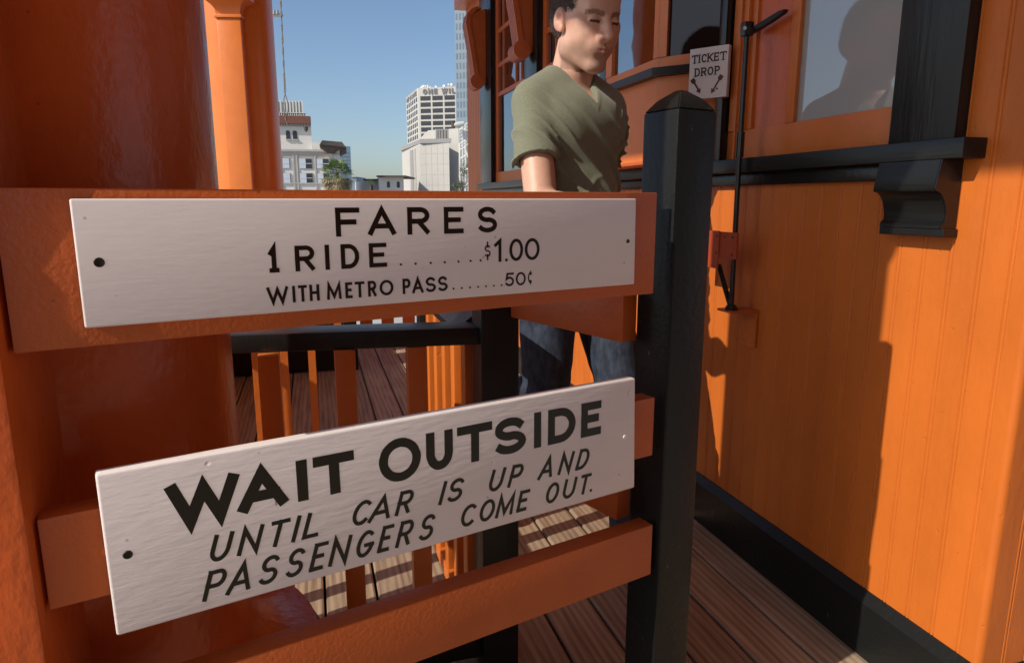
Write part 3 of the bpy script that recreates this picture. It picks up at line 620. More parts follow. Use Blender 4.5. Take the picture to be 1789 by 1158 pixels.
prism(b, [(y*1.047, 1.1+(1.560+(z-1.571)*0.45-1.1)*1.047) for y, z in ly], 'x', 1.234, 1.249); bmesh.ops.bevel(b, geom=list(b.edges), offset=0.002, segments=1, affect='EDGES'); obj('lever', b, 'black_worn', pv)
b = NB(); tube(b, [(1.187, 1.728, 1.562), (1.241, 1.792, 1.579)], 0.006, 8); obj('spindle', b, 'black_gloss', pv, smooth='auto')
b = NB(); tube(b, [(1.187, 1.726, 0.79), (1.187, 1.80, 0.905)], 0.008, 8); obj('brace', b, 'black_gloss', pv, smooth='auto')
bx('hinge_plate', (1.170, 1.176, 1.690, 1.80, 0.932, 1.008), 'rust_red', pv, label='red oxide hinge plate')
bx('hinge_plate', (1.166, 1.1695, 1.775, 1.90, 0.898, 1.010), 'rust_red', pv, label='red oxide hinge plate')
for y, z in ((1.705, 0.945), (1.705, 0.995), (1.745, 0.995), (1.785, 0.995), (1.785, 0.945)):
    b = NB(); tube(b, [(1.166, y, z), (1.1635, y, z)], 0.0025, 6); obj('rivet', b, 'black', pv)
b = NB(); tube(b, [(1.187, 1.722, 0.781), (1.187, 1.722, 0.796)], [0.022, 0.012], 14); obj('foot_collar', b, 'black_gloss', pv, smooth='auto')
bx('shelf_plate', (1.166, 1.262, 1.690, 1.762, 0.774, 0.7805), 'rail_red', pv); bx('wall_plate', (1.2525, 1.258, 1.69, 1.765, 0.665, 0.7735), 'orange_wall', pv)
for y, z in ((1.705, 0.68), (1.75, 0.68), (1.705, 0.75), (1.75, 0.75)):
    b = NB(); tube(b, [(1.2525, y, z), (1.2495, y, z)], 0.003, 8); obj('rivet', b, 'orange', pv)

# ------------------------------------------------------------------ hanging wire
hwire = thing('hanging_wire', 'frayed twisted wire hanging from the roof beside the far column', 'wire', V(487, 0, 3.3))
b = NB()
for s_, ph in ((1, 0), (-1, math.pi)):
    pts = []
    for k in range(60):
        f = k/59; px = 484+f*16; py = -130+f*335
        sw = 0.9+ (3.2 if 0.86 < f < 0.985 else 0)
        if f < 0.80: sw = 0.8
        p = V(px+sw*math.sin(f*50*(1 if f < 0.8 else 0.5)+ph), py, 3.3); pts.append(p)
    tube(b, pts, 0.0022, 5)
obj('strand', b, 'wire', hwire, smooth='auto')
b = NB(); tube(b, [V(500, 203, 3.3), V(499, 207, 3.3), V(501, 211, 3.3)], [0.004, 0.006, 0.004], 8); tube(b, [V(501, 211, 3.3), V(501.5, 218, 3.3)], 0.0016, 5); obj('knot', b, 'wire', hwire, smooth='auto')

# ------------------------------------------------------------------ the city beyond (all things far off stand on the ground sheet)
def CP(px, Y): return V(px, 345, Y)
def Zat(px, py, Y): return V(px, py, Y).z
GZ = -0.5
def block(name, foot, ztop, m, parent, z0=GZ):
    b = NB(); prism(b, [(p.x, p.y) for p in foot], 'z', z0, ztop); return obj(name, b, m, parent)
winmesh = {}
def panel(name, A_, B_, f0, f1, z0, z1, m, parent, out=0.15, inn=0.6, arch=False):
    "a solid panel on the facade from A_ to B_ (viewer side is to the left of travel towards the camera)"
    d = (B_-A_); d.z = 0; n = Vector((d.y, -d.x, 0)).normalized()
    if n.dot(-A_) < 0: n = -n
    P, Q = A_+d*f0, A_+d*f1; b = NB()
    if not arch: pts = [(0, z0), (1, z0), (1, z1), (0, z1)]
    else:
        hw = (Q-P).length/2; r_ = min(hw, (z1-z0)*0.5); pts = [(0, z0), (1, z0)]+[(0.5+0.5*math.cos(t), z1-r_+r_*math.sin(t)) for t in [math.pi*k/8 for k in range(9)]]
    F_ = [b.verts.new((*(P+(Q-P)*x+n*out).xy, z)) for x, z in pts]; K_ = [b.verts.new((*(P+(Q-P)*x-n*inn).xy, z)) for x, z in pts]
    k = len(pts)
    for i in range(k): b.faces.new((F_[i], F_[(i+1) % k], K_[(i+1) % k], K_[i]))
    b.faces.new(F_); b.faces.new(K_[::-1]); return obj(name, b, m, parent)
def fradial(C0, C1, depth):
    a, c = Vector((C0.x, C0.y, 0)).normalized(), Vector((C1.x, C1.y, 0)).normalized()
    return [C0, C1, C1+c*depth, C0+c*depth]
def footprint(C0, C1, depth):
    d = (C1-C0); d.z = 0; n = Vector((-d.y, d.x, 0)).normalized()
    if n.dot(C0) < 0: n = -n
    return [C0, C1, C1+n*depth, C0+n*depth]
# --- white office tower with roof sign
YC = 300
A_ = CP(735, YC); Lf = CP(714.5, 328); Rr_ = CP(872, 292)
foot = [Lf, A_, Rr_, Rr_+(Lf-A_)]
zt = Zat(735, 154, YC)
tw = thing('office_tower', 'tall white office tower with dark window bands and its name along the roof edge', 'building', CP(790, 310)+Vector((0, 0, GZ-EYE)))
block('tower_body', foot, zt, 'white_conc', tw)
pitchz = 10.15/1226*YC*1.02
for r_ in range(16):
    z1 = Zat(735, 169, YC)-r_*pitchz; z0 = z1-pitchz*0.68
    if z0 < 2: break
    for c in range(6):
        f0 = 0.028+c*0.152; panel('window', A_, Rr_, f0, f0+0.128, z0, z1, 'far_window', tw, 0.12)
    for c in range(6):
        f0 = 0.07+c*0.152; panel('window', Lf, A_, f0, f0+0.085, z0, z1, 'far_window', tw, 0.12)
d = (Rr_-A_).normalized(); d.z = 0; n = Vector((d.y, -d.x, 0)); n = n if n.dot(-A_) > 0 else -n
ttm = Matrix(((d.x, -n.x, 0, (A_+n*0.3).x), (d.y, -n.y, 0, (A_+n*0.3).y), (0, 0, 1, 0), (0, 0, 0, 1)))
M['far_ink'] = mat('grey_sign_letters', (0.14, 0.14, 0.16), 0.6)
u = 2.2; zb = Zat(735, 166, YC); zc = Zat(735, 156.5, YC)
pxm = YC/1226.0
for ch in 'ONE WILSHIRE':
    if ch == ' ': u += 1.3; continue
    wch = {'I': 0.7, 'W': 2.6, 'L': 1.5, 'E': 1.6}.get(ch, 1.9); b = NB(); glyph(b, ch, u, u+wch, zb, zc, 0.62, ttm); obj('letter', b, 'far_ink', tw); u += wch+0.55
d2 = (A_-Lf).normalized(); d2.z = 0; n2 = Vector((d2.y, -d2.x, 0)); n2 = n2 if n2.dot(-A_) > 0 else -n2
tt2 = Matrix(((d2.x, -n2.x, 0, (Lf+n2*0.3).x), (d2.y, -n2.y, 0, (Lf+n2*0.3).y), (0, 0, 1, 0), (0, 0, 0, 1)))
b = NB(); u = 2.0
for ch in 'ONE WILSHIRE':
    if ch == ' ': u += 1.4; continue
    wch = {'I': 0.6, 'W': 2.4}.get(ch, 1.7); b = NB(); glyph(b, ch, u, u+wch, zb, zc, 0.6, tt2); obj('letter', b, 'far_ink', tw); u += wch+0.6
rnd = random.Random(3)
for k in range(26):
    px = 741+rnd.random()*16 if k < 11 else 764+rnd.random()*38
    h = (154-rnd.uniform(138, 147))/1226*YC if k < 11 else (154-rnd.uniform(143, 150))/1226*YC
    p = CP(px, YC+6+rnd.random()*12); b = NB(); tube(b, [(p.x, p.y, zt), (p.x, p.y, zt+h)], 0.14, 5)
    cz = zt+h*rnd.uniform(0.5, 1.0); s_ = rnd.uniform(0.35, 0.8)
    tube(b, [(p.x, p.y, cz), (p.x-0.25, p.y-0.5, cz+0.1)], [s_, s_*0.8], 8); obj('antenna', b, 'white_metal', tw)
# --- white blank building in front of it
YB = 130
A2 = CP(735.5, YB); L2 = CP(704.5, 150); R2 = CP(786, 128); z2 = Zat(735, 251, YB)
wb = thing('blank_white_building', 'plain white slab building with one tall dark slot in front of the office tower', 'building', CP(745, 140)+Vector((0, 0, GZ-EYE)))
block('body', [L2, A2, R2, R2+(L2-A2)], z2, 'white_conc', wb)
block('parapet', [L2+Vector((-.4, -.3, 0)), A2+Vector((0, -.6, 0)), R2+Vector((.4, -.3, 0)), R2+(L2-A2)], z2+0.75, 'grey_conc', wb, z2+0.001)
panel('slot', L2, A2, 0.50, 0.66, GZ, z2-0.6, 'grey_conc', wb, 0.1); panel('slot', L2, A2, 0.70, 0.80, GZ, z2-0.6, 'stone_band', wb, 0.08)
for k in range(1, 9):
    z = z2-k*1.9; panel('panel_joint', A2, R2, 0.0, 1.0, z, z+0.05, 'stone_band', wb, 0.02)
for k in range(1, 5): panel('panel_joint', A2, R2, 0.2*k, 0.2*k+0.004, GZ, z2-0.2, 'stone_band', wb, 0.025)
A3 = CP(751, 138); R3 = CP(806, 134); zz3 = Zat(751, 228, 138)
block('rear_tower', footprint(A3, R3, 10), zz3, 'white_conc', wb)
b = NB(); Q0 = CP(735.5, 139); q = [(Q0, z2+0.3), (A3, z2+0.3), (A3, zz3), (Q0, z2+1.3)]
nn = Vector((0.3, 6, 0)); f_ = [b.verts.new((p.x, p.y, z)) for p, z in q]; g_ = [b.verts.new((p.x+nn.x, p.y+nn.y, z)) for p, z in q]
for i in range(4): b.faces.new((f_[i], f_[(i+1) % 4], g_[(i+1) % 4], g_[i]))
b.faces.new(f_); b.faces.new(g_[::-1]); obj('sloping_wing', b, 'white_conc', wb)
for k in range(5):
    p = CP(764.5+4.7*k, 129); b = NB(); box(b, p.x-.16, p.x+.16, p.y-.5, p.y+.5, z2+0.76, Zat(770, 226, 129)); obj('fin', b, 'stone_band', wb)
# --- hazy tall tower by the building edge
A4 = CP(799, 240); R4 = CP(880, 236); t4 = thing('tall_hazy_tower', 'tall blue grey tower rising out of the top of the picture beside the ticket building', 'building', CP(830, 245)+Vector((0, 0, GZ-EYE)))
block('body', footprint(A4, R4, 30), Zat(800, -260, 240), 'tower_grey', t4)
for r_ in range(33):
    z1 = Zat(800, 205, 240)+r_*3.1
    for c in range(6): panel('window', A4, R4, 0.02+c*0.068, 0.05+c*0.068, z1, z1+1.9, 'tower_window', t4, 0.08)
# --- ornate white building on the left
YD = 110
A5 = CP(440, YD); R5 = CP(597, YD+3); mb = thing('ornate_white_building', 'ornate cream building with paired windows, brown cornice and tiled corner roof', 'building', CP(530, YD+8)+Vector((0, 0, GZ-EYE)))
zt5 = Zat(540, 263, YD)
block('body', fradial(A5, R5, 16), zt5, 'stone', mb)
def fx(px): return (px-440)/(597-440.0)
zz = lambda py: Zat(540, py, YD)
panel('cornice', A5, R5, 0, 1.0, zz(263.5), zz(260), 'stone_band', mb, 0.5); panel('string_course', A5, R5, 0, 1.0, zz(321), zz(319), 'stone_band', mb, 0.25); panel('string_course', A5, R5, 0, 1.0, zz(269), zz(267), 'stone_band', mb, 0.2)
for x0, x1 in ((465, 477), (497, 508), (526, 547), (556, 577)):
    for y0, y1 in ((276.5, 293.5), (302.5, 319)):
        wf = panel('window', A5, R5, fx(x0-1), fx(x1+1), zz(y1)-.08, zz(y0)+.08, 'stone_band', mb, 0.12)
        xm = (x0+x1)/2
        panel('pane', A5, R5, fx(x0), fx(xm if x1 < 580 and x1-x0 > 14 else x1), zz(y1), zz(y0), 'blind', wf, 0.2)
        if x1-x0 > 14: panel('pane', A5, R5, fx(xm), fx(x1), zz(y1), zz(y0), 'far_window', wf, 0.18)
        panel('bar', A5, R5, fx(x0), fx(x1), zz((y0+y1)/2)-.04, zz((y0+y1)/2)+.04, 'stone', wf, 0.24)
    if x1 > 500: panel('arch_panel', A5, R5, fx(x0-4), fx(x1+4), zz(275), zz(266.5), 'stone_band', mb, 0.09, arch=True)
for px in (492, 514, 520, 552, 582): panel('pilaster', A5, R5, fx(px), fx(px+2.5), GZ, zz(270), 'stone_band', mb, 0.2)
U0 = CP(440, YD+2); U1 = CP(550, YD+4)
block('upper_block', fradial(U0, U1, 12), zz(212), 'stone', mb, zt5+.001)
block('step_block', fradial(CP(551, YD+3), CP(568, YD+3.2), 8), zz(246), 'stone', mb, zt5+.001)
gx = lambda px: (px-440)/110.0
panel('brown_cornice', U0, U1, 0, 1.0, zz(213), zz(199), 'brown_band', mb, 0.9, 0.4); panel('bracket_course', U0, U1, 0, 0.99, zz(217), zz(213.2), 'grey_conc', mb, 0.5)
for k in range(11): panel('corbel', U0, U1, 0.5+k*0.045, 0.512+k*0.045, zz(216.5), zz(213.4), 'stone_band', mb, 0.75)
for x0, x1 in ((506, 513), (517.5, 525)): panel('arched_window', U0, U1, gx(x0), gx(x1), zz(240), zz(224.5), 'far_window', mb, 0.1, arch=True); panel('window_sill', U0, U1, gx(x0-1), gx(x1+1), zz(242), zz(240.2), 'stone_band', mb, 0.3)
b = NB(); W0 = CP(495+0, YD+5); W1 = CP(538, YD+5)
block('plant_room', fradial(CP(470, YD+6), W1+Vector((0, 1, 0)), 8), zz(167), 'grey_metal', mb, zz(199)+.01)
for k in range(13): panel('rib', CP(470, YD+6), W1+Vector((0, 1, 0)), k/13, k/13+0.012, zz(190), zz(167.5), 'stone_band', mb, 0.15)
for k in range(16): panel('baluster', U0, U1, 0.47+k*0.029, 0.482+k*0.029, zz(198.8), zz(193.5), 'far_window', mb, 0.3, 0.2)
panel('balustrade_rail', U0, U1, 0.45, 0.935, zz(193.4), zz(192.2), 'stone', mb, 0.35, 0.3)
lamp = V(534.5, 222, YD+1); b = NB(); tube(b, [lamp+Vector((0, 0, .9)), lamp], 0.06, 5); tube(b, [lamp, lamp-Vector((0, 0, .5)), lamp-Vector((0, 0, .8))], [.35, .28, .03], 8); obj('hanging_lantern', b, 'tile', mb)
# tiled corner pavilion, set back in its own eave shade
P0_ = CP(578, YD+1.5); P1_ = CP(597.5, YD+5)
block('corner_bay', fradial(P0_, P1_, 8), zz(258), 'stone', mb)
b = NB(); e0 = CP(563, YD-2.5); e1 = CP(609, YD+3.5); e2 = CP(609, YD+15); e3 = CP(565, YD+15); zz0 = zz(257); zz1 = zz(245)
c0_, c1_, c2_, c3_ = [v.copy() for v in (CP(568, YD+3), CP(602, YD+6), CP(600, YD+12), CP(569, YD+12))]
lo = [b.verts.new((p.x, p.y, zz0)) for p in (e0, e1, e2, e3)]; hi = [b.verts.new((p.x, p.y, zz1)) for p in (c0_, c1_, c2_, c3_)]; un = [b.verts.new((p.x, p.y, zz0-.9)) for p in (P0_, P1_, P1_+Vector((0, 7, 0)), P0_+Vector((0, 7, 0)))]
for k in range(4): b.faces.new((lo[k], lo[(k+1) % 4], hi[(k+1) % 4], hi[k])); b.faces.new((un[k], un[(k+1) % 4], lo[(k+1) % 4], lo[k]))
b.faces.new(hi); obj('tiled_roof', b, 'tile', mb)
for k in range(20):
    f = (k+.5)/20; p = e0.lerp(e1, f); q_ = c0_.lerp(c1_, f); b = NB(); tube(b, [(p.x, p.y-.05, zz0+.12), (q_.x, q_.y, zz1+.12)], 0.13, 5); obj('roof_tile', b, 'tile', mb)
# --- blue glass block
A6 = CP(597, 170); R6 = CP(616, 172); bgt = thing('blue_glass_building', 'narrow blue glass building behind the ornate building', 'building', CP(606, 175)+Vector((0, 0, GZ-EYE)))
block('body', fradial(A6, R6, 14), Zat(606, 255, 170), 'glass_blue', bgt)
for k in range(9): panel('spandrel', A6, R6, 0.1, 0.9, Zat(606, 268+6.3*k, 170), Zat(606, 267+6.3*k, 170), 'tower_grey', bgt, 0.1)
for px0, px1, py, Y, m, lb in ((615, 624, 310, 190, 'tower_grey', 'low grey block just right of the blue glass building'), (622, 633, 318, 260, 'grey_metal', 'distant low pale grey block in haze'), (600, 722, 325, 330, 'tower_grey', 'far low hazy roofline along the horizon')):
    t = thing('distant_block', lb, 'building', CP((px0+px1)/2, Y+5)+Vector((0, 0, GZ-EYE))); block('body', footprint(CP(px0, Y), CP(px1, Y), 12), Zat(px0, py, Y), m, t); block('roof_edge', footprint(CP(px0-.3, Y-.3), CP(px1+.3, Y-.3), 12), Zat(px0, py-1, Y), 'grey_conc', t, Zat(px0, py, Y)+.001)
# --- beige building with dark cornice
for (x0, x1, yt, Y, nm, lb) in ((663, 706, 309, 120, 'beige_building', 'low beige building with arched windows under a dark flat cornice'), (640, 664, 315, 124, 'beige_wing', 'lower wing of the beige building with dark eave')):
    P_, Q_ = CP(x0, Y), CP(x1, Y+1); t = thing(nm, lb, 'building', CP((x0+x1)/2, Y+5)+Vector((0, 0, GZ-EYE)))
    block('body', footprint(P_, Q_, 10), Zat(x0, yt+1, Y), 'stone', t); block('cornice', footprint(CP(x0-4, Y-1), CP(x1+3, Y-1), 12), Zat(x0, yt-2, Y), 'tile', t, Zat(x0, yt+1, Y)+.001)
    for f in ((0.32, .40), (.72, .8)) if x1-x0 > 30 else ((.4, .45),): panel('arched_window', P_, Q_, f[0], f[1]+.04, Zat(x0, yt+19, Y), Zat(x0, yt+8, Y), 'far_window', t, 0.05, arch=True)
# --- white lattice stair tower
ls = thing('lattice_stair_tower', 'white steel lattice stair tower beside the building edge', 'stair tower', CP(812, 34)+Vector((0, 0, GZ-EYE)))
Yl = 34
for px, py in ((803.5, 228), (808.5, 221), (813.5, 217), (819, 212), (826, 206)):
    b = NB(); tube(b, [V(px, 372, Yl), V(px, py, Yl)], 0.05, 5); obj('upright', b, 'white_metal', ls)
for k in range(7):
    b = NB(); tube(b, [V(803, 228+6*k, Yl), V(828, 205+6.5*k, Yl)], 0.03, 5); obj('rail', b, 'white_metal', ls)
for k in range(12):
    b = NB(); p = V(805+1.6*k, 262-1.6*k+ (k*2.5 if k > 20 else 0), Yl); q_ = V(828, 278-1.0*k, Yl+1.4); tube(b, [p, q_], 0.028, 4); obj('tread', b, 'white_metal', ls)
for k in range(4):
    b = NB(); tube(b, [V(803.5, 252+26*k, Yl), V(826, 238+26*k, Yl)], 0.045, 5); obj('beam', b, 'white_metal', ls)
b = NB(); tube(b, [V(804, 262, Yl), V(812, 258, Yl), V(818, 275, Yl)], 0.05, 6); obj('brace', b, 'white_metal', ls)
fl = thing('floodlight', 'dull metal floodlight drum mounted on top of the lattice tower', 'floodlight', V(803, 217, 33.6))
b = NB(); tube(b, [V(793, 219, 33.6), V(800, 218, 33.6), V(811, 216, 33.6)], [.10, .14, .11], 12); obj('drum', b, 'grey_metal', fl, smooth='auto'); b = NB(); tube(b, [V(801, 220, 33.6), V(801.5, 250, 33.6)], 0.035, 6); obj('stem', b, 'grey_metal', fl)
b = NB(); tube(b, [V(791.5, 213, 33.6), V(792.5, 223, 33.6)], .11, 8); obj('lens_hood', b, 'tile', fl)
# --- utility pole behind the far column
up = thing('utility_pole', 'wooden utility pole with crossarm mostly hidden behind the far column', 'pole', CP(458, 24)+Vector((0, 0, GZ-EYE)))
b = NB(); p = CP(458, 24); tube(b, [(p.x, p.y, GZ), (p.x, p.y, Zat(458, -30, 24))], 0.12, 8); obj('pole', b, 'trunk', up)
b = NB(); tube(b, [V(430, 27.5, 24), V(494, 27, 24)], 0.055, 6); obj('crossarm', b, 'stone_band', up)
for px in (479, 484.5): b = NB(); tube(b, [V(px, 26, 23.95), V(px, 18, 23.95)], [0.05, 0.035], 8); obj('insulator', b, 'grey_conc', up)
# --- palm
def palm(px, py_top, py_bot, Y, spread, label, n=34, seed=1, dead=True):
    rn = random.Random(seed); c = V(px, py_top, Y); t = thing('palm_tree', label, 'palm tree', (c.x, c.y, GZ))
    b = NB(); tube(b, [(c.x, c.y, GZ), (c.x+.03, c.y, c.z*0.6), (c.x, c.y, c.z)], [spread*.16, spread*.12, spread*.10], 10); obj('trunk', b, 'trunk', t)
    for nm, m_, cnt, lo_, hi_ in (('fronds', 'frond', n, -15, 80), ('dry_fronds', 'frond_dead', n+40 if dead else 0, -80, -8)):
        b = NB()
        for k in range(cnt):
            az = rn.uniform(0, 2*math.pi); el = R(rn.uniform(lo_, hi_)); L = spread*rn.uniform(.42, .62); o_ = c+Vector((0, 0, -spread*0.12 if m_ == 'frond_dead' else 0))
            dr = Vector((math.cos(az)*math.cos(el), math.sin(az)*math.cos(el), math.sin(el))); h_ = o_+dr*L
            side = dr.cross(Vector((0, 0, 1))).normalized(); upv = side.cross(dr).normalized()
            vs = [b.verts.new(p_) for p_ in (o_-side*.01*spread, o_+side*.01*spread, h_)]; b.faces.new(vs)
            for j in range(13):
                a = R(-78+13*j+rn.uniform(-4, 4)); dd = (dr*math.cos(a)+side*math.sin(a)); LL = spread*rn.uniform(.34, .5)
                tip = h_+dd*LL*0.9+Vector((0, 0, -LL*rn.uniform(.12, .45))); mid = h_+dd*LL*.5+upv*LL*.04; sw = dd.cross(upv).normalized()*spread*0.018
                v_ = [b.verts.new(x) for x in (h_, mid+sw, tip, mid-sw)]; b.faces.new(v_)
        if cnt: obj(nm, b, m_, t)
palm(589, 305, 0, 38, 1.12, 'bushy fan palm with green crown over a skirt of dry fronds', 60, 4)
palm(647, 321, 0, 90, 0.72, 'small dark palm silhouette in front of the beige building', 14, 9, False)
# --- shrubby tree by the lattice tower
rn = random.Random(11); tc_ = V(806, 310, 31); tr = thing('scraggly_tree', 'scraggly olive tree growing by the lattice stair tower', 'tree', (tc_.x, tc_.y, GZ))
b = NB()
for k in range(9):
    e = V(806+rn.uniform(-11, 16), rn.uniform(284, 330), 31+rn.uniform(-.5, .5)); tube(b, [(tc_.x, tc_.y, 0.6), (Vector((tc_.x, tc_.y, 0.6))+e)/2+Vector((rn.uniform(-.1, .1), 0, .1)), e], [.04, .022, .006], 5)
tube(b, [(tc_.x, tc_.y, GZ), (tc_.x, tc_.y, 0.65)], .05, 6); obj('trunk', b, 'twig', tr)
b = NB()
for k in range(1500):
    cl = k % 26; r2 = random.Random(cl*7+1); cc = V(806+r2.uniform(-11, 18), r2.uniform(286, 350), 31+r2.uniform(-.5, .5)); p = cc+Vector([rn.gauss(0, .085) for _ in range(3)])
    a = Vector([rn.uniform(-1, 1) for _ in range(3)]).normalized()*.035; c_ = a.orthogonal().normalized()*.016
    b.faces.new([b.verts.new(x) for x in (p-a, p+c_, p+a, p-c_)])
obj('crown', b, 'leaf', tr)

# ------------------------------------------------------------------ the man
def sm(a, b_, k):
    h = np.clip(0.5+0.5*(b_-a)/k, 0, 1); return b_+(a-b_)*h-k*h*(1-h)
class Grid:
    def __init__(s, lo, hi, h):
        s.lo = np.array(lo, float); s.h = h; s.n = [int(math.ceil((hi[i]-lo[i])/h))+1 for i in range(3)]
        s.ax = [(lo[i]+h*np.arange(s.n[i])).astype(np.float32) for i in range(3)]; s.F = np.full(s.n, 0.5, np.float32)
    def sub(s, lo, hi):
        a = [max(0, int((lo[i]-s.lo[i])/s.h)-1) for i in range(3)]; c = [min(s.n[i], int((hi[i]-s.lo[i])/s.h)+2) for i in range(3)]
        return tuple(slice(a[i], c[i]) for i in range(3)) if all(c[i] > a[i] for i in range(3)) else None
    def P(s, sl): return s.ax[0][sl[0]][:, None, None], s.ax[1][sl[1]][None, :, None], s.ax[2][sl[2]][None, None, :]
    def apply(s, f, lo, hi, k, op='u', pad=0.05):
        lo = [x-pad-k for x in lo]; hi = [x+pad+k for x in hi]; sl = s.sub(lo, hi)
        if sl is None: return
        d = f(*s.P(sl))
        if op == 'u': s.F[sl] = sm(s.F[sl], d, k)
        else: s.F[sl] = -sm(-s.F[sl], d, k)
    def cone(s, a, b_, r1, r2, k=.02, op='u', sc=(1, 1, 1)):
        a = np.array(a, float); b_ = np.array(b_, float); S = np.array(sc, float); ba = (b_-a)/S; L = ba.dot(ba)
        def f(x, y, z):
            px_, py_, pz = (x-a[0])/S[0], (y-a[1])/S[1], (z-a[2])/S[2]
            h = np.clip((px_*ba[0]+py_*ba[1]+pz*ba[2])/L, 0, 1)
            return (np.sqrt((px_-ba[0]*h)**2+(py_-ba[1]*h)**2+(pz-ba[2]*h)**2)-(r1+(r2-r1)*h))*S.min()
        r = max(r1, r2)*S.max(); s.apply(f, np.minimum(a, b_)-r, np.maximum(a, b_)+r, k, op)
    def ell(s, c, r, k=.02, op='u', rot=0):
        cr, sr = math.cos(rot), math.sin(rot)
        def f(x, y, z):
            X, Y_, Z = x-c[0], y-c[1], z-c[2]
            if rot: X, Y_ = X*cr+Y_*sr, -X*sr+Y_*cr
            k0 = np.sqrt((X/r[0])**2+(Y_/r[1])**2+(Z/r[2])**2); k1 = np.sqrt((X/r[0]**2)**2+(Y_/r[1]**2)**2+(Z/r[2]**2)**2)+1e-9
            return k0*(k0-1)/k1
        m_ = max(r[:2]) if rot else 0
        s.apply(f, [c[0]-max(r[0], m_), c[1]-max(r[1], m_), c[2]-r[2]], [c[0]+max(r[0], m_), c[1]+max(r[1], m_), c[2]+r[2]], k, op)
    def full(s): return s.P((slice(None),)*3)
    def mesh(s):
        F = s.F; ins = F < 0; nx, ny, nz = F.shape
        cnt = np.zeros((nx-1, ny-1, nz-1), np.int8); pos = np.zeros((nx-1, ny-1, nz-1, 3), np.float32)
        def corner(dx, dy, dz): return (slice(dx, nx-1+dx), slice(dy, ny-1+dy), slice(dz, nz-1+dz))
        for ax in range(3):
            for u in (0, 1):
                for v in (0, 1):
                    c0 = [0, 0, 0]; o1, o2 = [i for i in range(3) if i != ax]; c0[o1] = u; c0[o2] = v; c1 = list(c0); c1[ax] = 1
                    i0, i1 = ins[corner(*c0)], ins[corner(*c1)]; x = i0 != i1
                    if not x.any(): continue
                    w_ = np.where(x); f0 = F[corner(*c0)][w_]; f1 = F[corner(*c1)][w_]; t = f0/(f0-f1); cnt[w_] += 1
                    add = np.tile(np.array(c0, np.float32), (len(t), 1)); add[:, ax] += t; pos[w_] += add
        act = np.where(cnt > 0); idx = -np.ones(cnt.shape, np.int64); idx[act] = np.arange(len(act[0]))
        V_ = (pos[act]/cnt[act][:, None]+np.stack(act, 1))*s.h+s.lo; faces = []
        for ax in range(3):
            o1, o2 = (ax+1) % 3, (ax+2) % 3
            sl0 = [slice(None)]*3; sl1 = [slice(None)]*3; sl0[ax] = slice(0, F.shape[ax]-1); sl1[ax] = slice(1, F.shape[ax])
            x = ins[tuple(sl0)] != ins[tuple(sl1)]; w_ = np.array(np.where(x)).T
            ok = (w_[:, o1] > 0) & (w_[:, o2] > 0) & (w_[:, o1] < F.shape[o1]-1) & (w_[:, o2] < F.shape[o2]-1); w_ = w_[ok]
            flip = ins[tuple(sl0)][tuple(w_.T)]
            def g(a, b_):
                q = w_.copy(); q[:, o1] -= a; q[:, o2] -= b_; return idx[tuple(q.T)]
            q = np.stack([g(1, 1), g(0, 1), g(0, 0), g(1, 0)], 1); q[~flip] = q[~flip][:, ::-1]; faces.append(q)
        return V_, np.concatenate(faces)
def nmesh(name, V_, Fc, m, parent, mtx=None, col=None):
    if mtx is not None:
        A = np.array(mtx); V_ = V_ @ A[:3, :3].T+A[:3, 3]
    me = bpy.data.meshes.new(name); me.vertices.add(len(V_)); me.vertices.foreach_set('co', V_.astype(np.float32).ravel())
    me.loops.add(len(Fc)*4); me.loops.foreach_set('vertex_index', Fc.ravel().astype(np.int32)); me.polygons.add(len(Fc))
    me.polygons.foreach_set('loop_start', np.arange(0, len(Fc)*4, 4, dtype=np.int32)); me.polygons.foreach_set('loop_total', np.full(len(Fc), 4, np.int32))
    me.polygons.foreach_set('use_smooth', np.ones(len(Fc), bool)); me.update(); me.validate()
    if col is not None:
        ca = me.color_attributes.new('tone', 'FLOAT_COLOR', 'POINT'); ca.data.foreach_set('color', col.astype(np.float32).ravel())
    me.materials.append(m); o = bpy.data.objects.new(name, me); link(o, parent); return o
def pn(x, y, z, f, seed):
    r_ = random.Random(seed); s_ = 0
    for k in range(6):
        d_ = Vector([r_.uniform(-1, 1) for _ in range(3)]).normalized()*f*(0.7+0.5*k/3); s_ = s_+np.sin(x*d_.x+y*d_.y+z*d_.z+r_.uniform(0, 6.3)+0.8*np.sin(z*f*.6+x*f*.4+k))/(1+0.35*k)
    return s_/3.2

man = thing('person', 'man in an olive green v-neck t-shirt and shade-darkened jeans walking along the deck, looking down', 'person', (0.752, 1.925, 0))
PH = R(18); man.rotation_euler = (0, 0, PH)
HY = R(-7); HP = R(12)        # head turned a little back to the camera, bowed
# joints (x his left, -y forward)
shR, elR, wrR = (-.143, .005, 1.362), (-.192, -.105, 1.090), (-.135, -.335, 1.000)
shL, elL, wrL = (.138, .015, 1.362), (.172, .075, 1.12), (.185, .0, .89)
hipR, knR, anR = (-.088, 0, .90), (-.095, -.01, .51), (-.095, .34, .27)
hipL, knL, anL = (.088, 0, .90), (.095, -.155, .49), (.095, -.185, .085)
def torso(g, e):
    g.ell((0, .005, 1.235), (.142+e, .098+e, .185+e), .03)
    g.ell((0, .0, 1.32), (.152+e, .092+e, .100+e), .03)
    g.ell((0, -.010, 1.075), (.140+e, .102+e, .17+e), .03)
    g.ell((0, .01, .93), (.150+e, .105+e, .13+e), .03)
    for s_ in (-1, 1):
        g.cone((.05*s_, .02, 1.425), (.124*s_, .008, 1.374), .042+e, .052+e, .04)
        g.ell((.060*s_, -.045, 1.300), (.075+e, .048+e, .07+e), .05)
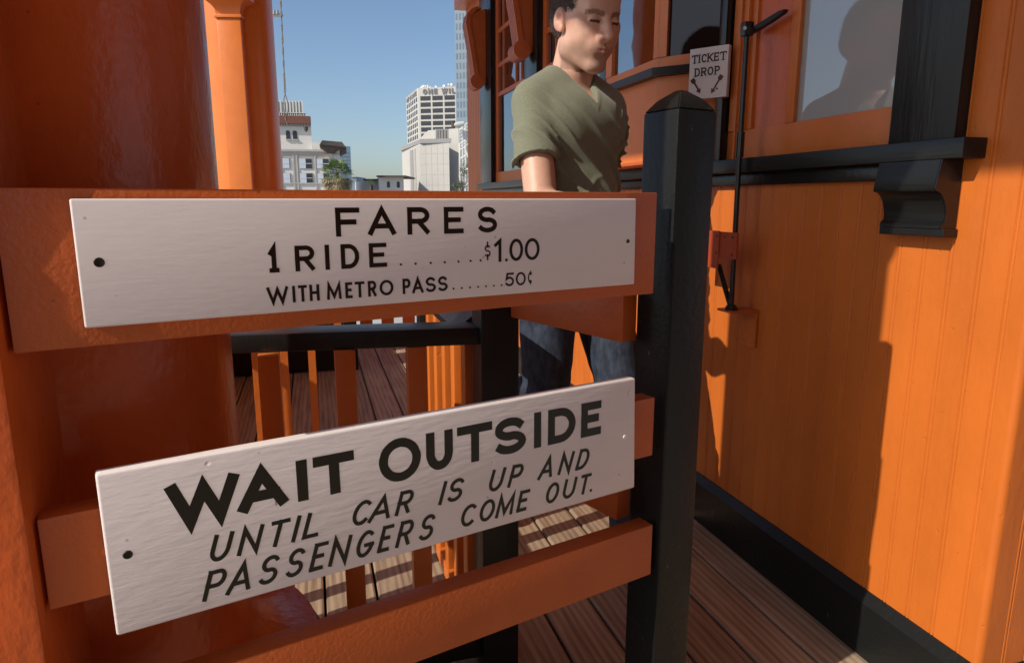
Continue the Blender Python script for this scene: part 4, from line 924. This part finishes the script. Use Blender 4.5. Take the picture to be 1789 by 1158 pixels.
def arm(g, sh, el, wr, e=0):
    g.cone(sh, el, .050+e, .044+e, .03); g.cone(el, wr, .045+e, .028+e, .012)
    m1 = [el[i]+(wr[i]-el[i])*.28 for i in range(3)]; g.ell(m1, (.047+e, .047+e, .055+e), .03)
def leg(g, hp, kn, an, e=0):
    g.cone(hp, kn, .083+e, .056+e, .03); g.cone(kn, an, .054+e, .040+e, .02)
    c = [kn[i]+(an[i]-kn[i])*.28 for i in range(3)]; c[1] += .02; g.ell(c, (.053+e, .055+e, .10+e), .03)
def hand(g, el, wr, s_):
    w_ = Vector(wr); d_ = (w_-Vector(el)).normalized(); side = Vector((s_*-1, -.2, 0)); side = (side-d_*side.dot(d_)).normalized(); nrm = d_.cross(side).normalized()
    if nrm.z > 0: nrm = -nrm
    pc = w_+d_*.055
    for k in range(4):
        off_ = (k-1.5)*.0205; g.cone(w_+d_*.01+side*off_*.6, w_+d_*.088+side*off_, .0150, .0125, .012)
    for k, L in enumerate((.072, .082, .076, .060)):
        b0 = w_+d_*.090+side*(k-1.5)*.0215; d1 = (d_+nrm*.28).normalized(); d2_ = (d_+nrm*.9).normalized(); b1 = b0+d1*L*.5; b2 = b1+d2_*L*.42; b3 = b2+(d_*.5+nrm).normalized()*L*.28
        g.cone(b0, b1, .0095, .0088, .003); g.cone(b1, b2, .0088, .008, .002); g.cone(b2, b3, .008, .007, .002)
    t0 = w_+d_*.025-side*.026; t1 = t0+(d_*.7-side*.75+nrm*.25).normalized()*.042; t2 = t1+(d_-side*.12+nrm*.3).normalized()*.032
    g.cone(t0, t1, .0155, .0115, .008); g.cone(t1, t2, .0112, .0092, .002)
g = Grid((-.36, -.48, .02), (.36, .30, 1.46), .0045)
torso(g, -.004)
for a_ in ((shR, elR, wrR), (shL, elL, wrL)): arm(g, *a_)
for a_ in ((hipR, knR, anR), (hipL, knL, anL)): leg(g, *a_)
hand(g, elR, wrR, -1); hand(g, elL, wrL, 1)
g.cone((0, .028, 1.40), (0, .012, 1.452), .058, .052, .03)
bodyV, bodyF = g.mesh()
# head in its own finer grid, head frame origin = between the eyes
h = Grid((-.10, -.145, -.235), (.10, .135, .155), .0023)
h.ell((0, .022, .045), (.0735, .094, .083), .02)
h.ell((0, -.010, .015), (.066, .079, .078), .02)
h.ell((0, -.020, -.040), (.0575, .067, .074), .03)
h.ell((0, -.040, -.062), (.0455, .050, .052), .03)
for s_ in (-1, 1):
    h.ell((.050*s_, .006, -.070), (.016, .028, .022), .03)      # jaw corner
    h.ell((.034*s_, -.050, -.030), (.027, .028, .030), .03)       # cheek
    h.ell((.049*s_, -.044, -.008), (.019, .024, .014), .02)       # cheekbone
h.ell((0, -.070, -.110), (.024, .019, .016), .022); h.cone((.012, -.060, -.112), (.050, .006, -.082), .013, .012, .02); h.cone((-.012, -.060, -.112), (-.050, .006, -.082), .013, .012, .02)                # chin
h.cone((-.040, -.072, .024), (-.012, -.085, .020), .0100, .0105, .012); h.cone((.040, -.072, .024), (.012, -.085, .020), .0100, .0105, .012)
h.ell((0, -.058, .060), (.052, .030, .036), .03)
for s_ in (-1, 1): h.ell((.0315*s_, -.101, .000), (.0150, .0180, .0095), .011, 's')
h.cone((0, -.086, .018), (0, -.114, -.029), .0082, .0098, .010); h.ell((0, -.1195, -.0350), (.0125, .0120, .0105), .008)
h.cone((0, -.095, -.010), (0, -.102, -.036), .011, .0145, .011)
for s_ in (-1, 1):
    h.ell((.0155*s_, -.101, -.0390), (.0085, .0125, .0088), .006); h.ell((.0078*s_, -.1105, -.0478), (.0038, .0060, .0026), .002, 's')
h.ell((0, -.081, -.062), (.031, .0175, .024), .022)
h.cone((0, -.1015, -.045), (0, -.1015, -.054), .0022, .0030, .004, 's')
h.cone((-.028, -.0870, -.0700), (0, -.0995, -.0640), .0024, .0036, .004); h.cone((.028, -.0870, -.0700), (0, -.0995, -.0640), .0024, .0036, .004)
h.cone((-.022, -.0870, -.0740), (0, -.0965, -.0755), .0034, .0046, .005); h.cone((.022, -.0870, -.0740), (0, -.0965, -.0755), .0034, .0046, .005)
h.cone((-.030, -.0870, -.0710), (0, -.1050, -.0690), .0010, .0013, .0020, 's'); h.cone((.030, -.0870, -.0710), (0, -.1050, -.0690), .0010, .0013, .0020, 's')
h.ell((0, -.0965, -.0880), (.020, .0065, .0050), .009, 's')
for s_ in (-1, 1):
    h.ell((.0315*s_, -.0790, .0002), (.0148, .0138, .0112), .004)
    h.cone((.019*s_, -.0945, -.0035), (.043*s_, -.0875, -.0040), .0017, .0014, .0012, 's')
    h.cone((.018*s_, -.0940, .0068), (.044*s_, -.0865, .0045), .0007, .0006, .0016, 's')
    h.ell((.0765*s_, .014, -.004), (.0080, .0185, .0300), .007, rot=-.38*s_)
    h.ell((.0855*s_, .009, .001), (.0055, .0105, .0165), .004, 's', rot=-.38*s_)
    h.ell((.0800*s_, .0085, .001), (.0040, .0060, .0090), .004, 's', rot=-.38*s_)
    h.ell((.0735*s_, .0045, -.026), (.0065, .009, .010), .006)
h.cone((0, .042, -.06), (0, .064, -.22), .050, .057, .018); h.cone((.030, .0, -.095), (.012, -.012, -.205), .014, .013, .02); h.cone((-.030, .0, -.095), (-.012, -.012, -.205), .014, .013, .02)
x, y, z = h.full()
headV, headF = h.mesh()
Hm = Matrix.Translation((.006, -.048, 1.592)) @ Matrix.Rotation(HY, 4, 'Z') @ Matrix.Rotation(HP, 4, 'X') @ Matrix.Diagonal((1.05, 1.05, 1.04, 1))
def skin_col(Vv):
    X, Y_, Z = Vv[:, 0], Vv[:, 1], Vv[:, 2]; n_ = len(Vv); col = np.tile(np.array([.64, .385, .295]), (n_, 1))
    def blend(mask, c, a): 
        nonlocal col
        mk = np.clip(mask, 0, 1)[:, None]*a; col = col*(1-mk)+np.array(c)*mk
    nz_ = np.sin(X*900+np.sin(Z*700)*2)*np.sin(Z*850+1.3*np.sin(Y_*600))
    blend((-(Z+.050))/.02*(Y_ < .03)*(Z > -.125), (.30, .185, .135), .55); blend((np.clip(1-np.abs(np.abs(X)-.030)/.02, 0, 1))*np.clip(1-np.abs(Z+.03)/.03, 0, 1)*(Y_ < -.03), (.66, .27, .19), .35)
    blend(np.clip(1-(X/.02)**2, 0, 1)*np.clip(1-((Z+.033)/.018)**2, 0, 1)*(Y_ < -.08), (.66, .28, .21), .4)
    lip = (np.abs(X) < .028)*(np.abs(Z+.0695+np.abs(X)*.05) < .0105-np.abs(X)*.27)*(Y_ < -.078); blend(lip, (.50, .20, .17), .5)
    br = (np.abs(np.abs(X)-.031) < .0215)*(np.abs(Z-.0195+np.abs(np.abs(X)-.034)*.22) < .0062)*(Y_ < -.05); blend(br*(.75+.25*nz_), (.075, .045, .030), .85)
    blend((np.abs(np.abs(X)-.031) < .014)*(np.abs(Z+.0035) < .0030)*(Y_ < -.078), (.035, .022, .017), .95)  # eye slits: socket shadow painted into the skin tone, reads as eyes
    blend((np.abs(X) > .07)*(np.abs(Z) < .03), (.66, .26, .19), .35)
    return np.concatenate([col, np.ones((n_, 1))], 1)
m = bpy.data.materials.new('skin'); m.use_nodes = True; n = m.node_tree; bs = n.nodes['Principled BSDF']; at = n.nodes.new('ShaderNodeAttribute'); at.attribute_name = 'tone'
nz = n.nodes.new('ShaderNodeTexNoise'); nz.inputs['Scale'].default_value = 55; nz.inputs['Detail'].default_value = 6; tcn = n.nodes.new('ShaderNodeTexCoord'); n.links.new(tcn.outputs['Object'], nz.inputs['Vector'])
mr = n.nodes.new('ShaderNodeMapRange'); mr.inputs[3].default_value = .84; mr.inputs[4].default_value = 1.14; n.links.new(nz.outputs['Fac'], mr.inputs[0])
vm = n.nodes.new('ShaderNodeVectorMath'); vm.operation = 'SCALE'; n.links.new(at.outputs['Color'], vm.inputs[0]); n.links.new(mr.outputs[0], vm.inputs['Scale']); n.links.new(vm.outputs[0], bs.inputs['Base Color'])
bs.inputs['Roughness'].default_value = .48; bs.inputs['Subsurface Weight'].default_value = .10; bs.inputs['Subsurface Radius'].default_value = (.010, .0035, .0018); bs.inputs['Subsurface Scale'].default_value = .5
bp = n.nodes.new('ShaderNodeBump'); bp.inputs['Distance'].default_value = .00025; n3 = n.nodes.new('ShaderNodeTexNoise'); n3.inputs['Scale'].default_value = 320; n.links.new(tcn.outputs['Object'], n3.inputs['Vector']); n.links.new(n3.outputs['Fac'], bp.inputs['Height']); n.links.new(bp.outputs[0], bs.inputs['Normal'])
colB = np.tile(np.array([.62, .365, .27, 1.]), (len(bodyV), 1)); colH = skin_col(headV)
A = np.array(Hm); hv = headV @ A[:3, :3].T+A[:3, 3]
nmesh('body', np.concatenate([bodyV, hv]), np.concatenate([bodyF, headF+len(bodyV)]), m, man, None, np.concatenate([colB, colH]))
# eyes (mostly under lowered lids)
# hair
k_ = Grid((-.10, -.11, -.07), (.10, .14, .16), .0026)
k_.ell((0, .024, .048), (.0815, .100, .0935), .01); k_.ell((0, .05, .0), (.074, .074, .06), .02)
x, y, z = k_.full(); hn = pn(x, y, z, 260, 5)*.0022+pn(x, y, z, 90, 6)*.003
F0 = k_.F-hn
hl_ = 0.082-.012*np.cos(x*60)                          # forehead hair line height
cut = np.maximum(-(y-(-.050)), 0)*0
face = (np.maximum(y+.012-(z-.035)*-.55, 0)*0)
front = y-(-.038-.30*np.clip(z-.02, 0, .05))                                   # <0 = in front of the temples
faceSD = np.maximum(front-0.0, z-hl_)                  # region in front of temples & below hairline is bare
side = np.maximum(np.maximum(z-(.012+(y-.0)*-.15), y-.034), -.2+0*x)      # bare cheek/ear zone below hair edge
low = z+.052+0*y
F0 = np.maximum(F0, -faceSD); F0 = np.maximum(F0, -side); F0 = np.maximum(F0, -low)
k_.F = F0.astype(np.float32); hV, hF = k_.mesh()
mh = mat('short_brown_hair', (0.085, 0.052, 0.032), .5, .7, .0022, 420, (1, 1, .35), bscale=380, dark=(0.022, 0.014, 0.009))
rs = np.random.RandomState(4); qn = hF[rs.randint(0, len(hF), 15000)]; pa, pb, pc = hV[qn[:, 0]], hV[qn[:, 1]], hV[qn[:, 3]]
nv = np.cross(pb-pa, pc-pa); nv /= np.linalg.norm(nv, axis=1)[:, None]+1e-9; base_ = pa+(pb-pa)*rs.rand(15000, 1)+(pc-pa)*rs.rand(15000, 1)
dirn = nv*.55+np.array([0, .35, -.45])+rs.randn(15000, 3)*.22; dirn /= np.linalg.norm(dirn, axis=1)[:, None]; ln = rs.uniform(.006, .013, (15000, 1)); ln = ln*np.where(base_[:, 2:3] > .02, 1, .5)
sd_ = np.cross(dirn, nv+.01); sd_ /= np.linalg.norm(sd_, axis=1)[:, None]+1e-9; sd_ *= .00045
tri = np.stack([base_-sd_, base_+sd_, base_+dirn*ln+sd_*.2, base_+dirn*ln-sd_*.2], 1).reshape(-1, 3); tf = np.arange(60000).reshape(-1, 4)+len(hV)
nmesh('hair', np.concatenate([hV, tri]), np.concatenate([hF, tf]), mh, man, Hm)
# shirt
s_g = Grid((-.29, -.25, .84), (.27, .20, 1.50), .0031)
torso(s_g, .013)
def sleeve(g, sh, el, s_):
    a = np.array(sh); e_ = np.array(el); q = a+(e_-a)*.58; dv_ = (e_-a)/np.linalg.norm(e_-a); L = np.linalg.norm(q-a)
    def f(x, y, z):
        px_, py_, pz = x-a[0], y-a[1], z-a[2]; t = px_*dv_[0]+py_*dv_[1]+pz*dv_[2]; hh = np.clip(t, 0, None)
        r_ = .057+.010*np.clip(t/L, 0, 1); d_ = np.sqrt((px_-dv_[0]*hh)**2+(py_-dv_[1]*hh)**2+(pz-dv_[2]*hh)**2)-r_
        return np.maximum(d_, t-L)
    g.apply(f, np.minimum(a, q)-.07, np.maximum(a, q)+.07, .022)
sleeve(s_g, shR, elR, -1); sleeve(s_g, shL, elL, 1)
x, y, z = s_g.full()
# cloth folds: diagonal drapes from the shoulders towards the opposite hip, stronger low down
def ridge(u, w_): return np.exp(-(np.mod(u+.5, 1)-.5)**2/w_)
wx = x+.022*pn(x, y, z, 13, 5); wz = z+.020*pn(x, y, z, 10, 6)
amp = np.clip((1.37-z)/.16, 0, 1)*np.clip((y-.03)/-.03+.6, .35, 1)
fold = (ridge((wx*.72+wz*.69)/.074, .013)-.25)*.0175*amp*np.clip(.55+.55*pn(x, y, z, 8, 33), .1, 1)
fold = fold+(ridge((wx*-.80+wz*.60)/.080+.3, .011)-.25)*.0120*np.clip((1.22-z)/.12, 0, 1)*np.clip(.5+.7*pn(x, y, z, 9, 41), 0, 1)+pn(x, y, z, 30, 4)*.0028
axr = np.clip(1-np.abs(np.abs(x)-.135)/.07, 0, 1)*np.clip(1-np.abs(z-1.27)/.14, 0, 1)
fold = fold+axr*(ridge((wz*.9-np.abs(wx)*1.1)/.048, .022)-.35)*.013
outer = s_g.F-fold
inner = Grid(s_g.lo, [s_g.ax[i][-1] for i in range(3)], s_g.h); inner.n = s_g.n; inner.ax = s_g.ax; inner.F = np.full(s_g.n, .5, np.float32)
torso(inner, -.001); arm(inner, shR, elR, wrR, .003); arm(inner, shL, elL, wrL, .003)
hem = .875+.006*np.sin(x*40)-z
F0 = np.maximum(outer, hem); F0 = np.maximum(F0, -np.minimum(inner.F, np.where(inner.F < 0, inner.F, inner.F)))
neck = np.maximum(np.sqrt((x/1.12)**2+((y-.02)/1.0)**2)-.064, 1.36-z)
vee = np.maximum(np.abs(x)-(z-1.368)*.62-.001, y-.02)
rim = np.maximum(np.minimum(neck, vee), 0); F0 = F0-.0011*np.clip((.016-rim)/.003, 0, 1)
F0 = np.maximum(F0, -np.minimum(neck, vee)); rim = np.minimum(neck, vee)
s_g.F = F0.astype(np.float32); sV, sF = s_g.mesh()
ms = mat('olive_heather_cotton', (0.20, 0.215, 0.15), .85, .30, .0004, 380, (1, 1, 1), bscale=420, dark=(0.13, 0.145, 0.10), detail=3)
ms.node_tree.nodes['Principled BSDF'].inputs['Sheen Weight'].default_value = .3
nmesh('t_shirt', sV, sF, ms, man)
# jeans
j_g = Grid((-.24, -.33, .05), (.24, .24, 1.02), .0048)
j_g.ell((0, .01, .93), (.168, .118, .12), .02)
for a_ in ((hipR, knR, anR), (hipL, knL, anL)): leg(j_g, *a_, .014)
x, y, z = j_g.full(); fd = pn(x, y, z, 30, 8)*.006+np.sin((z+x*.3)*2*math.pi/.06+2*pn(x, y, z, 12, 3))*.004*np.clip(1-np.abs(z-.5)/.14, 0, 1)+np.sin((z-x*.6)*2*math.pi/.05)*.0035*np.clip(1-np.abs(z-.80)/.08, 0, 1)
F0 = np.maximum(j_g.F-fd, z-.985); F0 = np.maximum(F0, .075-z); j_g.F = F0.astype(np.float32); jV, jF = j_g.mesh()
mj = mat('shade_darkened_denim', (0.035, 0.052, 0.09), .8, .35, .0007, 60, (1, 1, .4), bscale=500, dark=(0.010, 0.016, 0.032))  # denim colour darkened to stand in for shade on the legs
nmesh('jeans', jV, jF, mj, man)
for an, aa in ((anR, .15), (anL, 0)):
    q = Grid((an[0]-.07, an[1]-.24, -.01), (an[0]+.07, an[1]+.13, .14), .004)
    q.cone((an[0], an[1]+.035, .042), (an[0], an[1]-.15, .030), .040, .034, .02, sc=(1, 1, .85)); q.cone((an[0], an[1]+.01, .09), (an[0], an[1]-.01, .05), .042, .04, .03)
    x, y, z = q.full(); q.F = np.maximum(q.F, .004-z).astype(np.float32); a1, a2 = q.mesh(); nmesh('shoe', a1, a2, M['black_gloss'], man)
